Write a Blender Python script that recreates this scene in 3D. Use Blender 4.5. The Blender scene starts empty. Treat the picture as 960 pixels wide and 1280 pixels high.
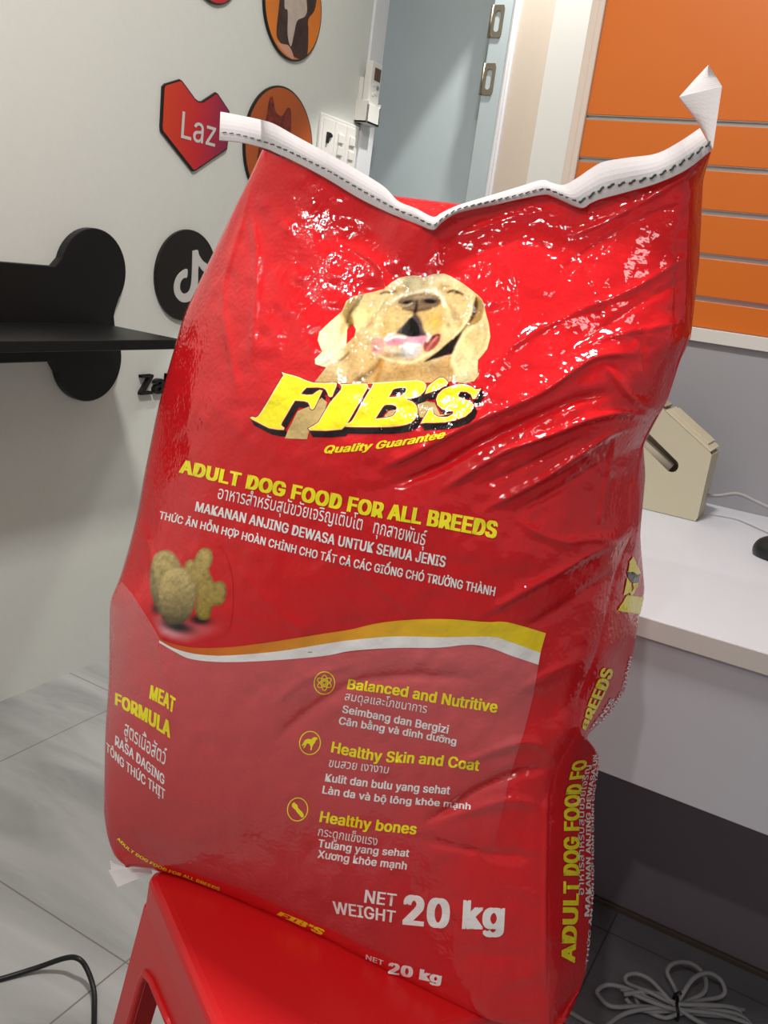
import bpy, bmesh, math, random
import numpy as np
from mathutils import Vector, Matrix

random.seed(7)
rng = np.random.default_rng(7)
scene = bpy.context.scene
COL = scene.collection

# ------------------------------------------------------------------ camera, world, lights, exposure
F_PX, YAW, PITCH, ROLL, EYE = 1103.8, .482789, .269944, .135849, 1.15
cy_, sy_, cp_, sp_ = math.cos(YAW), math.sin(YAW), math.cos(PITCH), math.sin(PITCH)
FW = np.array([-sy_ * cp_, cy_ * cp_, -sp_])
_r = np.array([cy_, sy_, 0.0])
_u = np.cross(_r, FW)
RT = math.cos(ROLL) * _r + math.sin(ROLL) * _u
UP = -math.sin(ROLL) * _r + math.cos(ROLL) * _u
EYEP = np.array([0.0, 0.0, EYE])
cd = bpy.data.cameras.new('camera')
cd.sensor_fit = 'VERTICAL'
cd.sensor_height = 36.0
cd.lens = F_PX / 1280 * 36.0
cd.clip_start = .05
cam = bpy.data.objects.new('camera', cd)
COL.objects.link(cam)
cam.matrix_world = Matrix(((RT[0], UP[0], -FW[0], 0), (RT[1], UP[1], -FW[1], 0), (RT[2], UP[2], -FW[2], EYE), (0, 0, 0, 1)))
scene.camera = cam

scene.view_settings.view_transform = 'Standard'
scene.view_settings.look = 'None'
scene.view_settings.gamma = 1.0
scene.view_settings.use_curve_mapping = False
scene.view_settings.exposure = 0.0

world = bpy.data.worlds.new('room_light')
scene.world = world
world.use_nodes = True
world.node_tree.nodes['Background'].inputs[0].default_value = (1.0, .985, .97, 1)
world.node_tree.nodes['Background'].inputs[1].default_value = .33

CEIL = 2.75
LAMPS = []   # (x, y, size_x, size_y, watts)


def area(name, loc, sx, sy, power, color=(1, .975, .94), aim=None, spread=180):
    l = bpy.data.lights.new(name, 'AREA')
    l.shape = 'RECTANGLE'
    l.size, l.size_y = sx, sy
    l.energy = power
    l.color = color
    l.spread = math.radians(spread)
    o = bpy.data.objects.new(name, l)
    COL.objects.link(o)
    o.location = loc
    if aim is not None:
        o.rotation_euler = (Vector(aim) - Vector(loc)).to_track_quat('-Z', 'Y').to_euler()
    return o


PANELS = [(-.43, .84, .2, .2, 38), (-1.02, 1.95, .3, .3, 3.5), (.6, -.2, .6, .3, 5)]
SPOTS = [(-1.58, -.95, 1.6), (-1.5, -1.6, 1.6), (-1.2, -.75, 2.2), (-.3, -1.3, 1.5), (-.8, -.15, 1.4)]
AIMED_SPOTS = [(-1.15, -.95, 2.55, 58, (-.42, .66, .96), 32, 1.0), (-.05, -1.05, 2.55, 44, (-.38, .66, .95), 32, 1.0),   # two added spots that brighten the front of the sack
         (-1.10, 2.58, 2.68, 95, (-1.12, 2.585, 0), 56, .10)]                                                    # straight down in front of the door
for px_, py_, a_, b_, w_ in PANELS:
    area('ceiling_lamp_light', (px_, py_, CEIL - .035), a_, b_, w_)
for px_, py_, w_ in SPOTS:
    area('downlight_light', (px_, py_, CEIL - .012), .04, .04, w_)


for px_, py_, pz_, w_, aim_, ang_, bl_ in AIMED_SPOTS:
    l = bpy.data.lights.new('aimed_light', 'SPOT')
    l.energy = w_
    l.color = (1, .975, .94)
    l.spot_size = math.radians(ang_)
    l.spot_blend = bl_
    l.shadow_soft_size = .028
    o = bpy.data.objects.new('aimed_light', l)
    COL.objects.link(o)
    o.location = (px_, py_, pz_)
    o.rotation_euler = (Vector(aim_) - Vector(o.location)).to_track_quat('-Z', 'Y').to_euler()


# ------------------------------------------------------------------ helpers
def ray(x, y):
    x = np.asarray(x, float)
    y = np.asarray(y, float)
    return ((x - 480) / F_PX)[..., None] * RT - ((y - 640) / F_PX)[..., None] * UP + FW


def on_plane(x, y, ax, val):
    d = ray(x, y)
    t = (val - EYEP[ax]) / d[..., ax]
    return EYEP + t[..., None] * d if np.ndim(t) else EYEP + t * d


def lin(c):
    c = np.asarray(c, float) / 255.0
    return np.where(c <= .04045, c / 12.92, ((c + .055) / 1.055) ** 2.4)


def rgba(c):
    v = lin(c)
    return (float(v[0]), float(v[1]), float(v[2]), 1.0)


def link(o, parent=None):
    COL.objects.link(o)
    if parent is not None:
        o.parent = parent
    return o


def tag(o, label=None, cat=None, group=None, kind=None):
    if label:
        o['label'] = label
    if cat:
        o['category'] = cat
    if group:
        o['group'] = group
    if kind:
        o['kind'] = kind
    return o


def empty(name, loc, label, cat, group=None):
    o = bpy.data.objects.new(name, None)
    o.empty_display_size = .05
    o.location = loc
    link(o)
    return tag(o, label, cat, group)


def mesh_obj(name, verts, faces, mat, parent=None, smooth=False, origin=None):
    """mesh from world coordinates; origin = the thing's base (its parts are stored relative to it)"""
    V = np.asarray(verts, float)
    if parent is not None:
        base = np.array(parent.location)
        if parent.parent is not None:
            base = base + np.array(parent.parent.location)
    elif origin is not None:
        base = np.asarray(origin, float)
    else:
        base = np.zeros(3)
    me = bpy.data.meshes.new(name)
    me.from_pydata([tuple(v) for v in (V - base)], [], [tuple(f) for f in faces])
    me.update()
    if mat is not None:
        me.materials.append(mat)
    if smooth:
        me.polygons.foreach_set('use_smooth', [True] * len(me.polygons))
    o = bpy.data.objects.new(name, me)
    if parent is None and origin is not None:
        o.location = tuple(base)
    return link(o, parent)


def bm_obj(name, bm, mat, parent=None, smooth=False, origin=None):
    bm.normal_update()
    bm.verts.index_update()
    vs = [tuple(v.co) for v in bm.verts]
    fs = [[v.index for v in f.verts] for f in bm.faces]
    bm.free()
    return mesh_obj(name, vs, fs, mat, parent, smooth, origin)


def box(bm, lo, hi, bevel=0.0, seg=2):
    lo, hi = np.minimum(lo, hi), np.maximum(lo, hi)
    r = bmesh.ops.create_cube(bm, size=1.0)
    for v in r['verts']:
        v.co = Vector([(lo[i] + hi[i]) / 2 + v.co[i] * (hi[i] - lo[i]) for i in range(3)])
    if bevel > 0:
        es = list({e for v in r['verts'] for e in v.link_edges})
        bmesh.ops.bevel(bm, geom=es, offset=bevel, segments=seg, affect='EDGES', profile=.5)


def box_obj(name, lo, hi, mat, parent=None, bevel=0.0, origin=None, seg=2):
    bm = bmesh.new()
    box(bm, lo, hi, bevel, seg)
    return bm_obj(name, bm, mat, parent, False, origin)


def prism(pts, d, bevel=0.0, seg=2):
    """closed 3D polygon swept along vector d -> bmesh"""
    bm = bmesh.new()
    a = [bm.verts.new(tuple(p)) for p in pts]
    b = [bm.verts.new(tuple(np.asarray(p) + np.asarray(d))) for p in pts]
    n = len(a)
    f1 = bm.faces.new(a)
    f2 = bm.faces.new(b[::-1])
    for i in range(n):
        bm.faces.new((a[i], b[i], b[(i + 1) % n], a[(i + 1) % n]))
    bmesh.ops.recalc_face_normals(bm, faces=bm.faces[:])
    if bevel > 0:
        es = [e for e in f1.edges] + [e for e in f2.edges]
        bmesh.ops.bevel(bm, geom=es, offset=bevel, segments=seg, affect='EDGES', profile=.5)
    big = [f for f in bm.faces if len(f.verts) > 4]
    bmesh.ops.triangulate(bm, faces=big)
    return bm


def catmull(P, n):
    P = np.asarray(P, float)
    Q = np.vstack([2 * P[0] - P[1], P, 2 * P[-1] - P[-2]])
    out = []
    for i in range(1, len(Q) - 2):
        t = np.linspace(0, 1, n, endpoint=False)[:, None]
        p0, p1, p2, p3 = Q[i - 1], Q[i], Q[i + 1], Q[i + 2]
        out.append(.5 * (2 * p1 + (p2 - p0) * t + (2 * p0 - 5 * p1 + 4 * p2 - p3) * t ** 2 + (3 * p1 - p0 - 3 * p2 + p3) * t ** 3))
    out.append(P[-1:])
    return np.vstack(out)


def tube(P, rad, sides=10):
    P = np.asarray(P, float)
    T = np.gradient(P, axis=0)
    T /= np.linalg.norm(T, axis=1)[:, None] + 1e-12
    nrm = np.cross(T[0], [0, 0, 1.0])
    if np.linalg.norm(nrm) < 1e-3:
        nrm = np.cross(T[0], [1.0, 0, 0])
    nrm /= np.linalg.norm(nrm)
    V, Fs = [], []
    for i in range(len(P)):
        nrm = nrm - T[i] * (nrm @ T[i])
        nrm /= np.linalg.norm(nrm) + 1e-12
        b = np.cross(T[i], nrm)
        for k in range(sides):
            a = 2 * math.pi * k / sides
            V.append(P[i] + rad * (math.cos(a) * nrm + math.sin(a) * b))
    for i in range(len(P) - 1):
        for k in range(sides):
            k2 = (k + 1) % sides
            Fs.append((i * sides + k, i * sides + k2, (i + 1) * sides + k2, (i + 1) * sides + k))
    Fs.append(tuple(range(sides))[::-1])
    Fs.append(tuple((len(P) - 1) * sides + k for k in range(sides)))
    return V, Fs


# ------------------------------------------------------------------ materials
def new_mat(name, color, rough=.5, spec=.5, metal=0.0, coat=0.0):
    m = bpy.data.materials.new(name)
    m.use_nodes = True
    b = m.node_tree.nodes['Principled BSDF']
    b.inputs['Base Color'].default_value = rgba(color)
    b.inputs['Roughness'].default_value = rough
    b.inputs['Specular IOR Level'].default_value = spec
    b.inputs['Metallic'].default_value = metal
    b.inputs['Coat Weight'].default_value = coat
    return m


def add_noise(m, scale, amount, bump=0.0, detail=4, dark=None, stretch=(1, 1, 1)):
    """slight colour mottling and bump on a plain material"""
    nt = m.node_tree
    N, Lk = nt.nodes, nt.links
    b = N['Principled BSDF']
    tc = N.new('ShaderNodeTexCoord')
    mp = N.new('ShaderNodeMapping')
    mp.inputs['Scale'].default_value = stretch
    no = N.new('ShaderNodeTexNoise')
    no.inputs['Scale'].default_value = scale
    no.inputs['Detail'].default_value = detail
    Lk.new(tc.outputs['Object'], mp.inputs[0])
    Lk.new(mp.outputs[0], no.inputs['Vector'])
    c = b.inputs['Base Color'].default_value[:]
    if amount > 0:
        rp = N.new('ShaderNodeValToRGB')
        rp.color_ramp.elements[0].position = .3
        rp.color_ramp.elements[1].position = .7
        rp.color_ramp.elements[0].color = dark if dark else (c[0] * (1 - amount), c[1] * (1 - amount), c[2] * (1 - amount), 1)
        rp.color_ramp.elements[1].color = (min(1, c[0] * (1 + amount)), min(1, c[1] * (1 + amount)), min(1, c[2] * (1 + amount)), 1)
        Lk.new(no.outputs['Fac'], rp.inputs[0])
        Lk.new(rp.outputs[0], b.inputs['Base Color'])
    if bump > 0:
        bp = N.new('ShaderNodeBump')
        bp.inputs['Strength'].default_value = bump
        bp.inputs['Distance'].default_value = .002
        Lk.new(no.outputs['Fac'], bp.inputs['Height'])
        Lk.new(bp.outputs[0], b.inputs['Normal'])
    return m


def bag_mat(name, color=None, rough=.07):
    """glossy laminated woven sack: colour (or the printed picture in the attribute 'Col') under one shared crinkle"""
    m = new_mat(name, color or (200, 30, 35), rough, .55)
    nt = m.node_tree
    N, Lk = nt.nodes, nt.links
    b = N['Principled BSDF']
    if color is None:
        at = N.new('ShaderNodeVertexColor')
        at.layer_name = 'Col'
        Lk.new(at.outputs['Color'], b.inputs['Base Color'])
    tc = N.new('ShaderNodeTexCoord')

    def noise(scale, detail, dist=0.0):
        n = N.new('ShaderNodeTexNoise')
        n.inputs['Scale'].default_value = scale
        n.inputs['Detail'].default_value = detail
        n.inputs['Distortion'].default_value = dist
        Lk.new(tc.outputs['Object'], n.inputs['Vector'])
        return n

    # crumple facets
    vo = N.new('ShaderNodeTexVoronoi')
    vo.feature = 'SMOOTH_F1'
    vo.inputs['Scale'].default_value = 16
    vo.inputs['Smoothness'].default_value = .35
    nd = noise(9, 2)
    mixv = N.new('ShaderNodeMix')
    mixv.data_type = 'VECTOR'
    mixv.inputs[0].default_value = .12
    Lk.new(tc.outputs['Object'], mixv.inputs[4])
    Lk.new(nd.outputs['Color'], mixv.inputs[5])
    Lk.new(mixv.outputs[1], vo.inputs['Vector'])
    b1 = N.new('ShaderNodeBump')
    b1.inputs['Strength'].default_value = .24
    b1.inputs['Distance'].default_value = .009
    Lk.new(vo.outputs['Distance'], b1.inputs['Height'])
    n2 = noise(48, 2, .8)
    b2 = N.new('ShaderNodeBump')
    b2.inputs['Strength'].default_value = .16
    b2.inputs['Distance'].default_value = .003
    Lk.new(n2.outputs['Fac'], b2.inputs['Height'])
    Lk.new(b1.outputs[0], b2.inputs['Normal'])
    # woven tapes
    n3 = noise(240, .6)
    b3 = N.new('ShaderNodeBump')
    b3.inputs['Strength'].default_value = .34
    b3.inputs['Distance'].default_value = .0012
    Lk.new(n3.outputs['Fac'], b3.inputs['Height'])
    Lk.new(b2.outputs[0], b3.inputs['Normal'])
    Lk.new(b3.outputs[0], b.inputs['Normal'])
    return m


RED = (212, 25, 32)
M = {}
M['wall'] = add_noise(new_mat('wall_paint', (217, 219, 212), .75, .3), 60, .012, .03)
M['wall_beige'] = add_noise(new_mat('cream_wall_paint', (198, 184, 168), .7, .3), 60, .012, .03)
M['ceiling'] = new_mat('ceiling_paint', (222, 221, 214), .8, .2)
M['white_gloss'] = new_mat('white_frame_paint', (228, 228, 230), .35, .4)
M['white_plastic'] = new_mat('white_plastic', (232, 229, 222), .4, .4)
M['door'] = add_noise(new_mat('blue_grey_door_paint', (176, 188, 190), .45, .4), 8, .02)
M['black'] = add_noise(new_mat('black_laminate', (13, 13, 14), .42, .4), 120, .1)
M['black_plastic'] = new_mat('black_plastic', (14, 14, 16), .35, .5)
M['black_sticker'] = new_mat('black_sign_board', (22, 18, 18), .4, .4)
M['sign_white'] = new_mat('sign_white', (206, 204, 200), .5, .3)
M['orange'] = add_noise(new_mat('orange_slat_board', (196, 100, 26), .42, .4), 5, .02)
M['alu'] = new_mat('brushed_aluminium', (196, 190, 184), .32, .5, 1.0)
M['groove'] = new_mat('groove_shadow_gap', (60, 44, 36), .7, .2)
M['steel'] = new_mat('hinge_brass_steel', (150, 142, 124), .35, .5, .9)
M['desk_white'] = add_noise(new_mat('white_laminate', (192, 194, 200), .38, .4), 20, .006)
M['desk_edge'] = new_mat('warm_white_edge_band', (206, 202, 196), .45, .4)
M['desk_board'] = add_noise(new_mat('light_grey_laminate', (152, 150, 154), .5, .35), 20, .006)
M['desk_dark'] = add_noise(new_mat('dark_grey_laminate', (120, 112, 118), .5, .35), 30, .02)
M['skirting'] = new_mat('brown_metal_strip', (84, 72, 64), .4, .4)
M['cream'] = add_noise(new_mat('cream_plastic', (186, 178, 154), .5, .4), 200, .012, .05)
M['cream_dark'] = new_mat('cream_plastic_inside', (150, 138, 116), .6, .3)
M['cord_black'] = new_mat('black_rubber_cord', (16, 16, 17), .45, .4)
M['cord_grey'] = new_mat('grey_cord', (150, 149, 150), .5, .4)
M['tape'] = add_noise(new_mat('white_crepe_tape', (198, 191, 191), .8, .2), 350, .02, .05)
M['tape_brightened'] = new_mat('brightened_tape_tail', (246, 244, 244), .8, .2)  # same tape in a lighter colour, making up for the shade under the sack
M['thread'] = new_mat('dark_green_thread', (74, 86, 82), .8, .2)
M['stool'] = add_noise(new_mat('red_moulded_plastic', (205, 24, 28), .34, .45), 300, .02, .04)
M['bag'] = bag_mat('laminated_red_sack', RED)
M['pic'] = bag_mat('printed_picture_on_sack')
M['p_yellow'] = bag_mat('print_yellow', (255, 240, 38))
M['p_white'] = bag_mat('print_white', (244, 240, 238))
M['p_cream'] = bag_mat('print_pale_yellow', (250, 244, 190))
M['p_black'] = bag_mat('print_black', (24, 18, 18))
M['p_maroon'] = bag_mat('print_dark_red', (168, 26, 28))


def floor_mat(name, base, vein, scale, rough, tile=.6, off=(0, 0), joint=(96, 92, 88), rot=0.0):
    m = new_mat(name, base, rough, .5)
    nt = m.node_tree
    N, Lk = nt.nodes, nt.links
    b = N['Principled BSDF']
    tc = N.new('ShaderNodeTexCoord')
    mp = N.new('ShaderNodeMapping')
    mp.inputs['Rotation'].default_value = (0, 0, rot)
    mp.inputs['Scale'].default_value = (1.0, 3.6, 1)
    Lk.new(tc.outputs['Object'], mp.inputs[0])
    no = N.new('ShaderNodeTexNoise')
    no.inputs['Scale'].default_value = scale
    no.inputs['Detail'].default_value = 7
    no.inputs['Roughness'].default_value = .6
    no.inputs['Distortion'].default_value = .7
    Lk.new(mp.outputs[0], no.inputs['Vector'])
    rp = N.new('ShaderNodeValToRGB')
    e = rp.color_ramp.elements
    e[0].position, e[0].color = .30, rgba(vein)
    e[1].position, e[1].color = .72, rgba(base)
    k = rp.color_ramp.elements.new(.52)
    k.color = rgba([(a * .65 + c * .35) for a, c in zip(base, vein)])
    Lk.new(no.outputs['Fac'], rp.inputs[0])
    mp2 = N.new('ShaderNodeMapping')
    mp2.inputs['Location'].default_value = (off[0], off[1], 0)
    Lk.new(tc.outputs['Object'], mp2.inputs[0])
    br = N.new('ShaderNodeTexBrick')
    br.offset = 0.0
    br.inputs['Scale'].default_value = 1.0
    br.inputs['Brick Width'].default_value = tile
    br.inputs['Row Height'].default_value = tile
    br.inputs['Mortar Size'].default_value = .0016
    br.inputs['Mortar Smooth'].default_value = .2
    br.inputs['Mortar'].default_value = rgba(joint)
    Lk.new(mp2.outputs[0], br.inputs['Vector'])
    Lk.new(rp.outputs[0], br.inputs['Color1'])
    Lk.new(rp.outputs[0], br.inputs['Color2'])
    Lk.new(br.outputs['Color'], b.inputs['Base Color'])
    return m


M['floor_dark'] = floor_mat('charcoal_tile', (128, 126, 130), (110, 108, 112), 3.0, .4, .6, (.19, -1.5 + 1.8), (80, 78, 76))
M['floor'] = floor_mat('grey_marble_tile', (176, 177, 174), (138, 139, 137), 2.2, .28, .624, (.836 + .624 * 4, -.904 + .624 * 6), (112, 108, 104), rot=.12)

# ------------------------------------------------------------------ room shell
WX = -1.675      # left wall plane
WY = 2.77        # back wall plane
SLAT_Y = 2.0
st = 'structure'
tag(mesh_obj('floor', [(-3, -5, 0), (5, -5, 0), (5, 3.2, 0), (-3, 3.2, 0)], [(0, 1, 2, 3)], M['floor']), kind=st)
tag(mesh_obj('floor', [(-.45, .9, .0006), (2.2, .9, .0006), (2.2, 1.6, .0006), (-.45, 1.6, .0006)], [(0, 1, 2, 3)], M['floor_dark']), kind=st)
tag(box_obj('ceiling', (-1.85, -2.7, CEIL), (2.2, 3.2, CEIL + .08), M['ceiling']), kind=st)
cor = on_plane(np.array(478.), np.array(0.), 0, WX)
DOOR_L = float(cor[1])
tag(box_obj('wall_left', (WX - .12, -2.7, 0), (WX, DOOR_L, CEIL), M['wall']), kind=st)


def bx(x, y, Y):
    return on_plane(np.array(float(x)), np.array(float(y)), 1, Y)


# back wall pieces (plane y = WY), door opening between the left wall and the door casing
dj0 = bx(611, 46, WY)[0]     # hinge line
dj1 = bx(638, 73, WY)[0]     # casing
dj2 = bx(648, 20, WY)[0]
col0 = bx(690, 80, WY)[0]
col1 = bx(745, 0, WY)[0]
DOOR_TOP = 2.25
bm = bmesh.new()
box(bm, (dj2, WY, 0), (2.2, WY + .12, CEIL))
box(bm, (WX - .12, WY, DOOR_TOP + .05), (dj2, WY + .12, CEIL))
tag(bm_obj('wall_back', bm, M['wall_beige']), kind=st)
tag(box_obj('wall_back', (col0, WY - .05, 0), (.3, WY, CEIL), M['ceiling']), kind=st)
# door leaf, recessed
dy = WY + .10
door = box_obj('door_1', (WX - .10, dy, .01), (dj0, dy + .04, DOOR_TOP), M['door'])
tag(door, kind=st)
# jamb and casing
bm = bmesh.new()
box(bm, (dj0 + .004, WY - .005, 0), (dj1, WY + .15, DOOR_TOP), .003)
box(bm, (dj0 + .02, WY + .055, 0), (dj0 + .032, WY + .0551, DOOR_TOP))
tag(bm_obj('trim_1', bm, M['door']), kind=st)
bm = bmesh.new()
box(bm, (dj1 - .004, WY - .022, 0), (dj2, WY + .02, DOOR_TOP + .05), .006)
box(bm, (dj1 - .012, WY - .012, 0), (dj1 + .012, WY + .02, DOOR_TOP + .02), .004)
box(bm, (WX, WY - .022, DOOR_TOP), (dj1 - .005, WY + .02, DOOR_TOP + .05), .006)
tag(bm_obj('trim_2', bm, M['white_gloss']), kind=st)
# casing on the left wall's end
bm = bmesh.new()
box(bm, (WX - .12, DOOR_L - .002, 0), (WX + .012, DOOR_L + .03, DOOR_TOP + .05), .004)
box(bm, (WX, DOOR_L - .055, 0), (WX + .012, DOOR_L + .005, DOOR_TOP + .05), .004)
tag(bm_obj('trim_3', bm, M['white_gloss']), kind=st)


# ------------------------------------------------------------------ hinges
def ring_plate(x0, x1, z0, z1, sx0, sx1, sz0, sz1, y, th):
    """rectangular leaf with an oval slot, lying in the x-z plane"""
    n = 24
    ox, oz, ix, iz = [], [], [], []
    cxm, czm = (x0 + x1) / 2, (z0 + z1) / 2
    for k in range(n):
        a = 2 * math.pi * (k + .5) / n
        ca, sa = math.cos(a), math.sin(a)
        s = 1 / max(abs(ca), abs(sa))
        ox.append(cxm + (x1 - x0) / 2 * ca * s)
        oz.append(czm + (z1 - z0) / 2 * sa * s)
        hx, hz = (sx1 - sx0) / 2, (sz1 - sz0) / 2
        r = hx
        zz = (hz - r) * (1 if sa > 0 else -1)
        ix.append((sx0 + sx1) / 2 + r * ca)
        iz.append((sz0 + sz1) / 2 + zz + r * sa)
    V, Fs = [], []
    for yy in (y, y - th):
        for k in range(n):
            V.append((ox[k], yy, oz[k]))
        for k in range(n):
            V.append((ix[k], yy, iz[k]))
    for k in range(n):
        q = (k + 1) % n
        Fs += [(k, q, n + q, n + k), (2 * n + k, 3 * n + k, 3 * n + q, 2 * n + q), (k, 2 * n + k, 2 * n + q, q), (n + k, n + q, 3 * n + q, 3 * n + k)]
    return V, Fs


for i, (px_, py_) in enumerate(((615.5, 27.5), (605, 99.5))):
    c = bx(px_, py_, WY)
    hz = .046
    hx = dj0 + .002
    e = empty('door_hinge', (hx, WY + .05, c[2] - hz), ('upper' if i == 0 else 'lower') + ' brass-grey hinge with an oval slot on the blue-grey door jamb', 'hinge', 'door hinges')
    V, Fs = ring_plate(hx + .004, hx + .042, c[2] - hz, c[2] + hz, hx + .013, hx + .032, c[2] - .03, c[2] + .03, WY - .006, .003)
    mesh_obj('leaf', V, Fs, M['steel'], e)
    V, Fs = tube([(hx, WY - .004, c[2] - hz), (hx, WY - .004, c[2] + hz)], .006, 12)
    mesh_obj('knuckle', V, Fs, M['steel'], e, True)


# ------------------------------------------------------------------ things on the left wall
def wl(x, y, out=0.0):
    return on_plane(np.asarray(x, float), np.asarray(y, float), 0, WX + out)


def wall_disc(y, z, ry, rz, th, n=72, bev=.002, x0=None):
    x0 = WX if x0 is None else x0
    pts = [(x0, y + ry * math.cos(2 * math.pi * k / n), z + rz * math.sin(2 * math.pi * k / n)) for k in range(n)]
    return prism(pts, (th, 0, 0), bev)


def curve_mesh(polys, offset=0.0):
    """filled 2D polygons (holes cut by even-odd) -> (verts Nx2, faces)"""
    cu = bpy.data.curves.new('tmp', 'CURVE')
    cu.dimensions = '2D'
    cu.fill_mode = 'BOTH'
    cu.offset = offset
    for P in polys:
        s = cu.splines.new('POLY')
        s.points.add(len(P) - 1)
        for i, p in enumerate(P):
            s.points[i].co = (p[0], p[1], 0, 1)
        s.use_cyclic_u = True
    o = bpy.data.objects.new('tmp', cu)
    COL.objects.link(o)
    dg = bpy.context.evaluated_depsgraph_get()
    me = bpy.data.meshes.new_from_object(o.evaluated_get(dg))
    V = np.array([v.co[:2] for v in me.vertices]).reshape(-1, 2)
    Fs = [tuple(p.vertices) for p in me.polygons]
    bpy.data.objects.remove(o)
    bpy.data.curves.remove(cu)
    bpy.data.meshes.remove(me)
    return V, Fs


try:
    FONT = bpy.data.fonts.load(bpy.utils.system_resource('DATAFILES', path='fonts') + '/Inter.woff2')
except Exception:
    FONT = None


def text_mesh(s, bold=0.0, shear=0.0, res=3, space=1.0):
    """flat lettering; weight is added by overlaying slightly shifted copies"""
    cu = bpy.data.curves.new('tmp', 'FONT')
    horned = {'Ơ': 'O', 'Ở': 'Ỏ', 'Ợ': 'Ọ', 'Ỡ': 'Õ', 'Ờ': 'Ò', 'Ớ': 'Ó', 'ơ': 'o', 'ở': 'ỏ', 'ợ': 'ọ', 'ỡ': 'õ', 'ờ': 'ò', 'ớ': 'ó', 'ư': 'u', 'ừ': 'ù', 'ứ': 'ú', 'ử': 'ủ', 'ữ': 'ũ', 'ự': 'ụ'}
    cu.body = ''.join(horned.get(ch, ch) for ch in s)
    if FONT is not None and not any('\u0e00' <= ch <= '\u0e7f' for ch in s):
        cu.font = FONT
    cu.size = 1.0
    cu.resolution_u = res
    cu.space_character = space * (1 + bold * 1.1)
    o = bpy.data.objects.new('tmp', cu)
    COL.objects.link(o)
    dg = bpy.context.evaluated_depsgraph_get()
    me = bpy.data.meshes.new_from_object(o.evaluated_get(dg))
    V = np.array([v.co[:2] for v in me.vertices]).reshape(-1, 2)
    Fs = [tuple(p.vertices) for p in me.polygons]
    bpy.data.objects.remove(o)
    bpy.data.curves.remove(cu)
    bpy.data.meshes.remove(me)
    for i, ch in enumerate(s):
        if ch in horned:
            xr = text_mesh(''.join(horned.get(c, c) for c in s[:i]) + ('O' if ch.isupper() else 'u' if ch in 'ưừứửữự' else 'o'), bold, 0, res, space)[0][:, 0].max()
            hp_ = [(-.10, .47), (-.04, .475), (.0, .51), (.0, .58), (.05, .58), (.05, .50), (.0, .445), (-.07, .42)]
            k = len(V)
            V = np.vstack([V, np.array(hp_) * (1 if ch.isupper() else .85) + np.array([xr + (.03 if ch in 'ưừứửữự' else 0), 0 if ch.isupper() else -.065])])
            Fs = Fs + [(k, k + 1, k + 6, k + 7), (k + 1, k + 2, k + 5, k + 6), (k + 2, k + 3, k + 4, k + 5)]
    if shear:
        V = V.copy()
        V[:, 0] += V[:, 1] * shear
    return V, Fs


_capV, _ = text_mesh('H')
CAP = _capV[:, 1].max() - _capV[:, 1].min()


def embolden(V, Fs, bold):
    """weight: slightly shifted copies, each a hair above the last; returns verts, faces, layer of each vertex"""
    if bold <= 0:
        return V, Fs, np.zeros(len(V))
    vs, fs = [], []
    for dx, dy in ((0, 0), (1, .35), (-1, .35), (1, -.35), (-1, -.35)):
        fs += [tuple(i + len(V) * len(vs) for i in f) for f in Fs]
        vs.append(V + np.array([dx, dy]) * bold)
    return np.vstack(vs), fs, np.repeat(np.arange(5.0), len(V))


def flat_text_on_wall(s, p0, p1, cap, x, bold, sep=True, th=0.0):
    """text mesh laid along the left wall between two (y,z) points; returns verts, faces"""
    V, Fs, ly = embolden(*text_mesh(s, bold), bold)
    x0, x1 = V[:, 0].min(), V[:, 0].max()
    t = (V[:, 0] - x0) / (x1 - x0)
    h = V[:, 1] / CAP * cap
    W = np.stack([x + ly * .00006, p0[0] + (p1[0] - p0[0]) * t, p0[1] + (p1[1] - p0[1]) * t + h], 1)
    return W, Fs


def thicken(V, Fs, d):
    V = np.asarray(V, float)
    n = len(V)
    W = np.vstack([V, V + np.asarray(d)])
    from collections import Counter
    ed = Counter()
    for f in Fs:
        for i in range(len(f)):
            ed[(f[i], f[(i + 1) % len(f)])] += 1
    out = [tuple(f) for f in Fs] + [tuple(i + n for i in f[::-1]) for f in Fs]
    for (a, b_) in ed:
        if (b_, a) not in ed:
            out.append((b_, a, a + n, b_ + n))
    return W, out


def picture(name, polys_layers, parent, x, step=.00015):
    for i, (nm, poly, mat) in enumerate(polys_layers):
        if len(poly) < 36:
            q = np.asarray(poly, float)
            poly = [tuple(p) for p in catmull(np.vstack([q, q[:1]]), 5)[:-1]]
        V, Fs = curve_mesh([poly])
        W = np.stack([np.full(len(V), x + step * i), V[:, 0], V[:, 1]], 1)
        mesh_obj(nm, W, Fs, mat, parent)


def ell(cy, cz, ry, rz, n=40, rot=0.0):
    out = []
    for k in range(n):
        a = 2 * math.pi * k / n
        u, v = ry * math.cos(a), rz * math.sin(a)
        out.append((cy + u * math.cos(rot) - v * math.sin(rot), cz + u * math.sin(rot) + v * math.cos(rot)))
    return out


def yz(pts):
    return [(float(p[1]), float(p[2])) for p in (wl(a, b_, .01) for a, b_ in pts)]


def wall_sign(name, outline, th, label, cat, face_mat, rim=.006, group=None):
    """flat sign board with a dark rim, on the left wall; outline in (y,z)"""
    O = np.array(outline)
    c = O.mean(0)
    e = empty(name, (WX, float(c[0]), float(O[:, 1].min())), label, cat, group)
    bm_ = prism([(WX, p[0], p[1]) for p in outline], (th, 0, 0), .0015)
    bm_obj('board', bm_, M['black_sticker'], e)
    V, Fs = curve_mesh([outline], -rim)
    mesh_obj('printed_face', np.stack([np.full(len(V), WX + th + .0004), V[:, 0], V[:, 1]], 1), Fs, face_mat, e)
    return e


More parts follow.
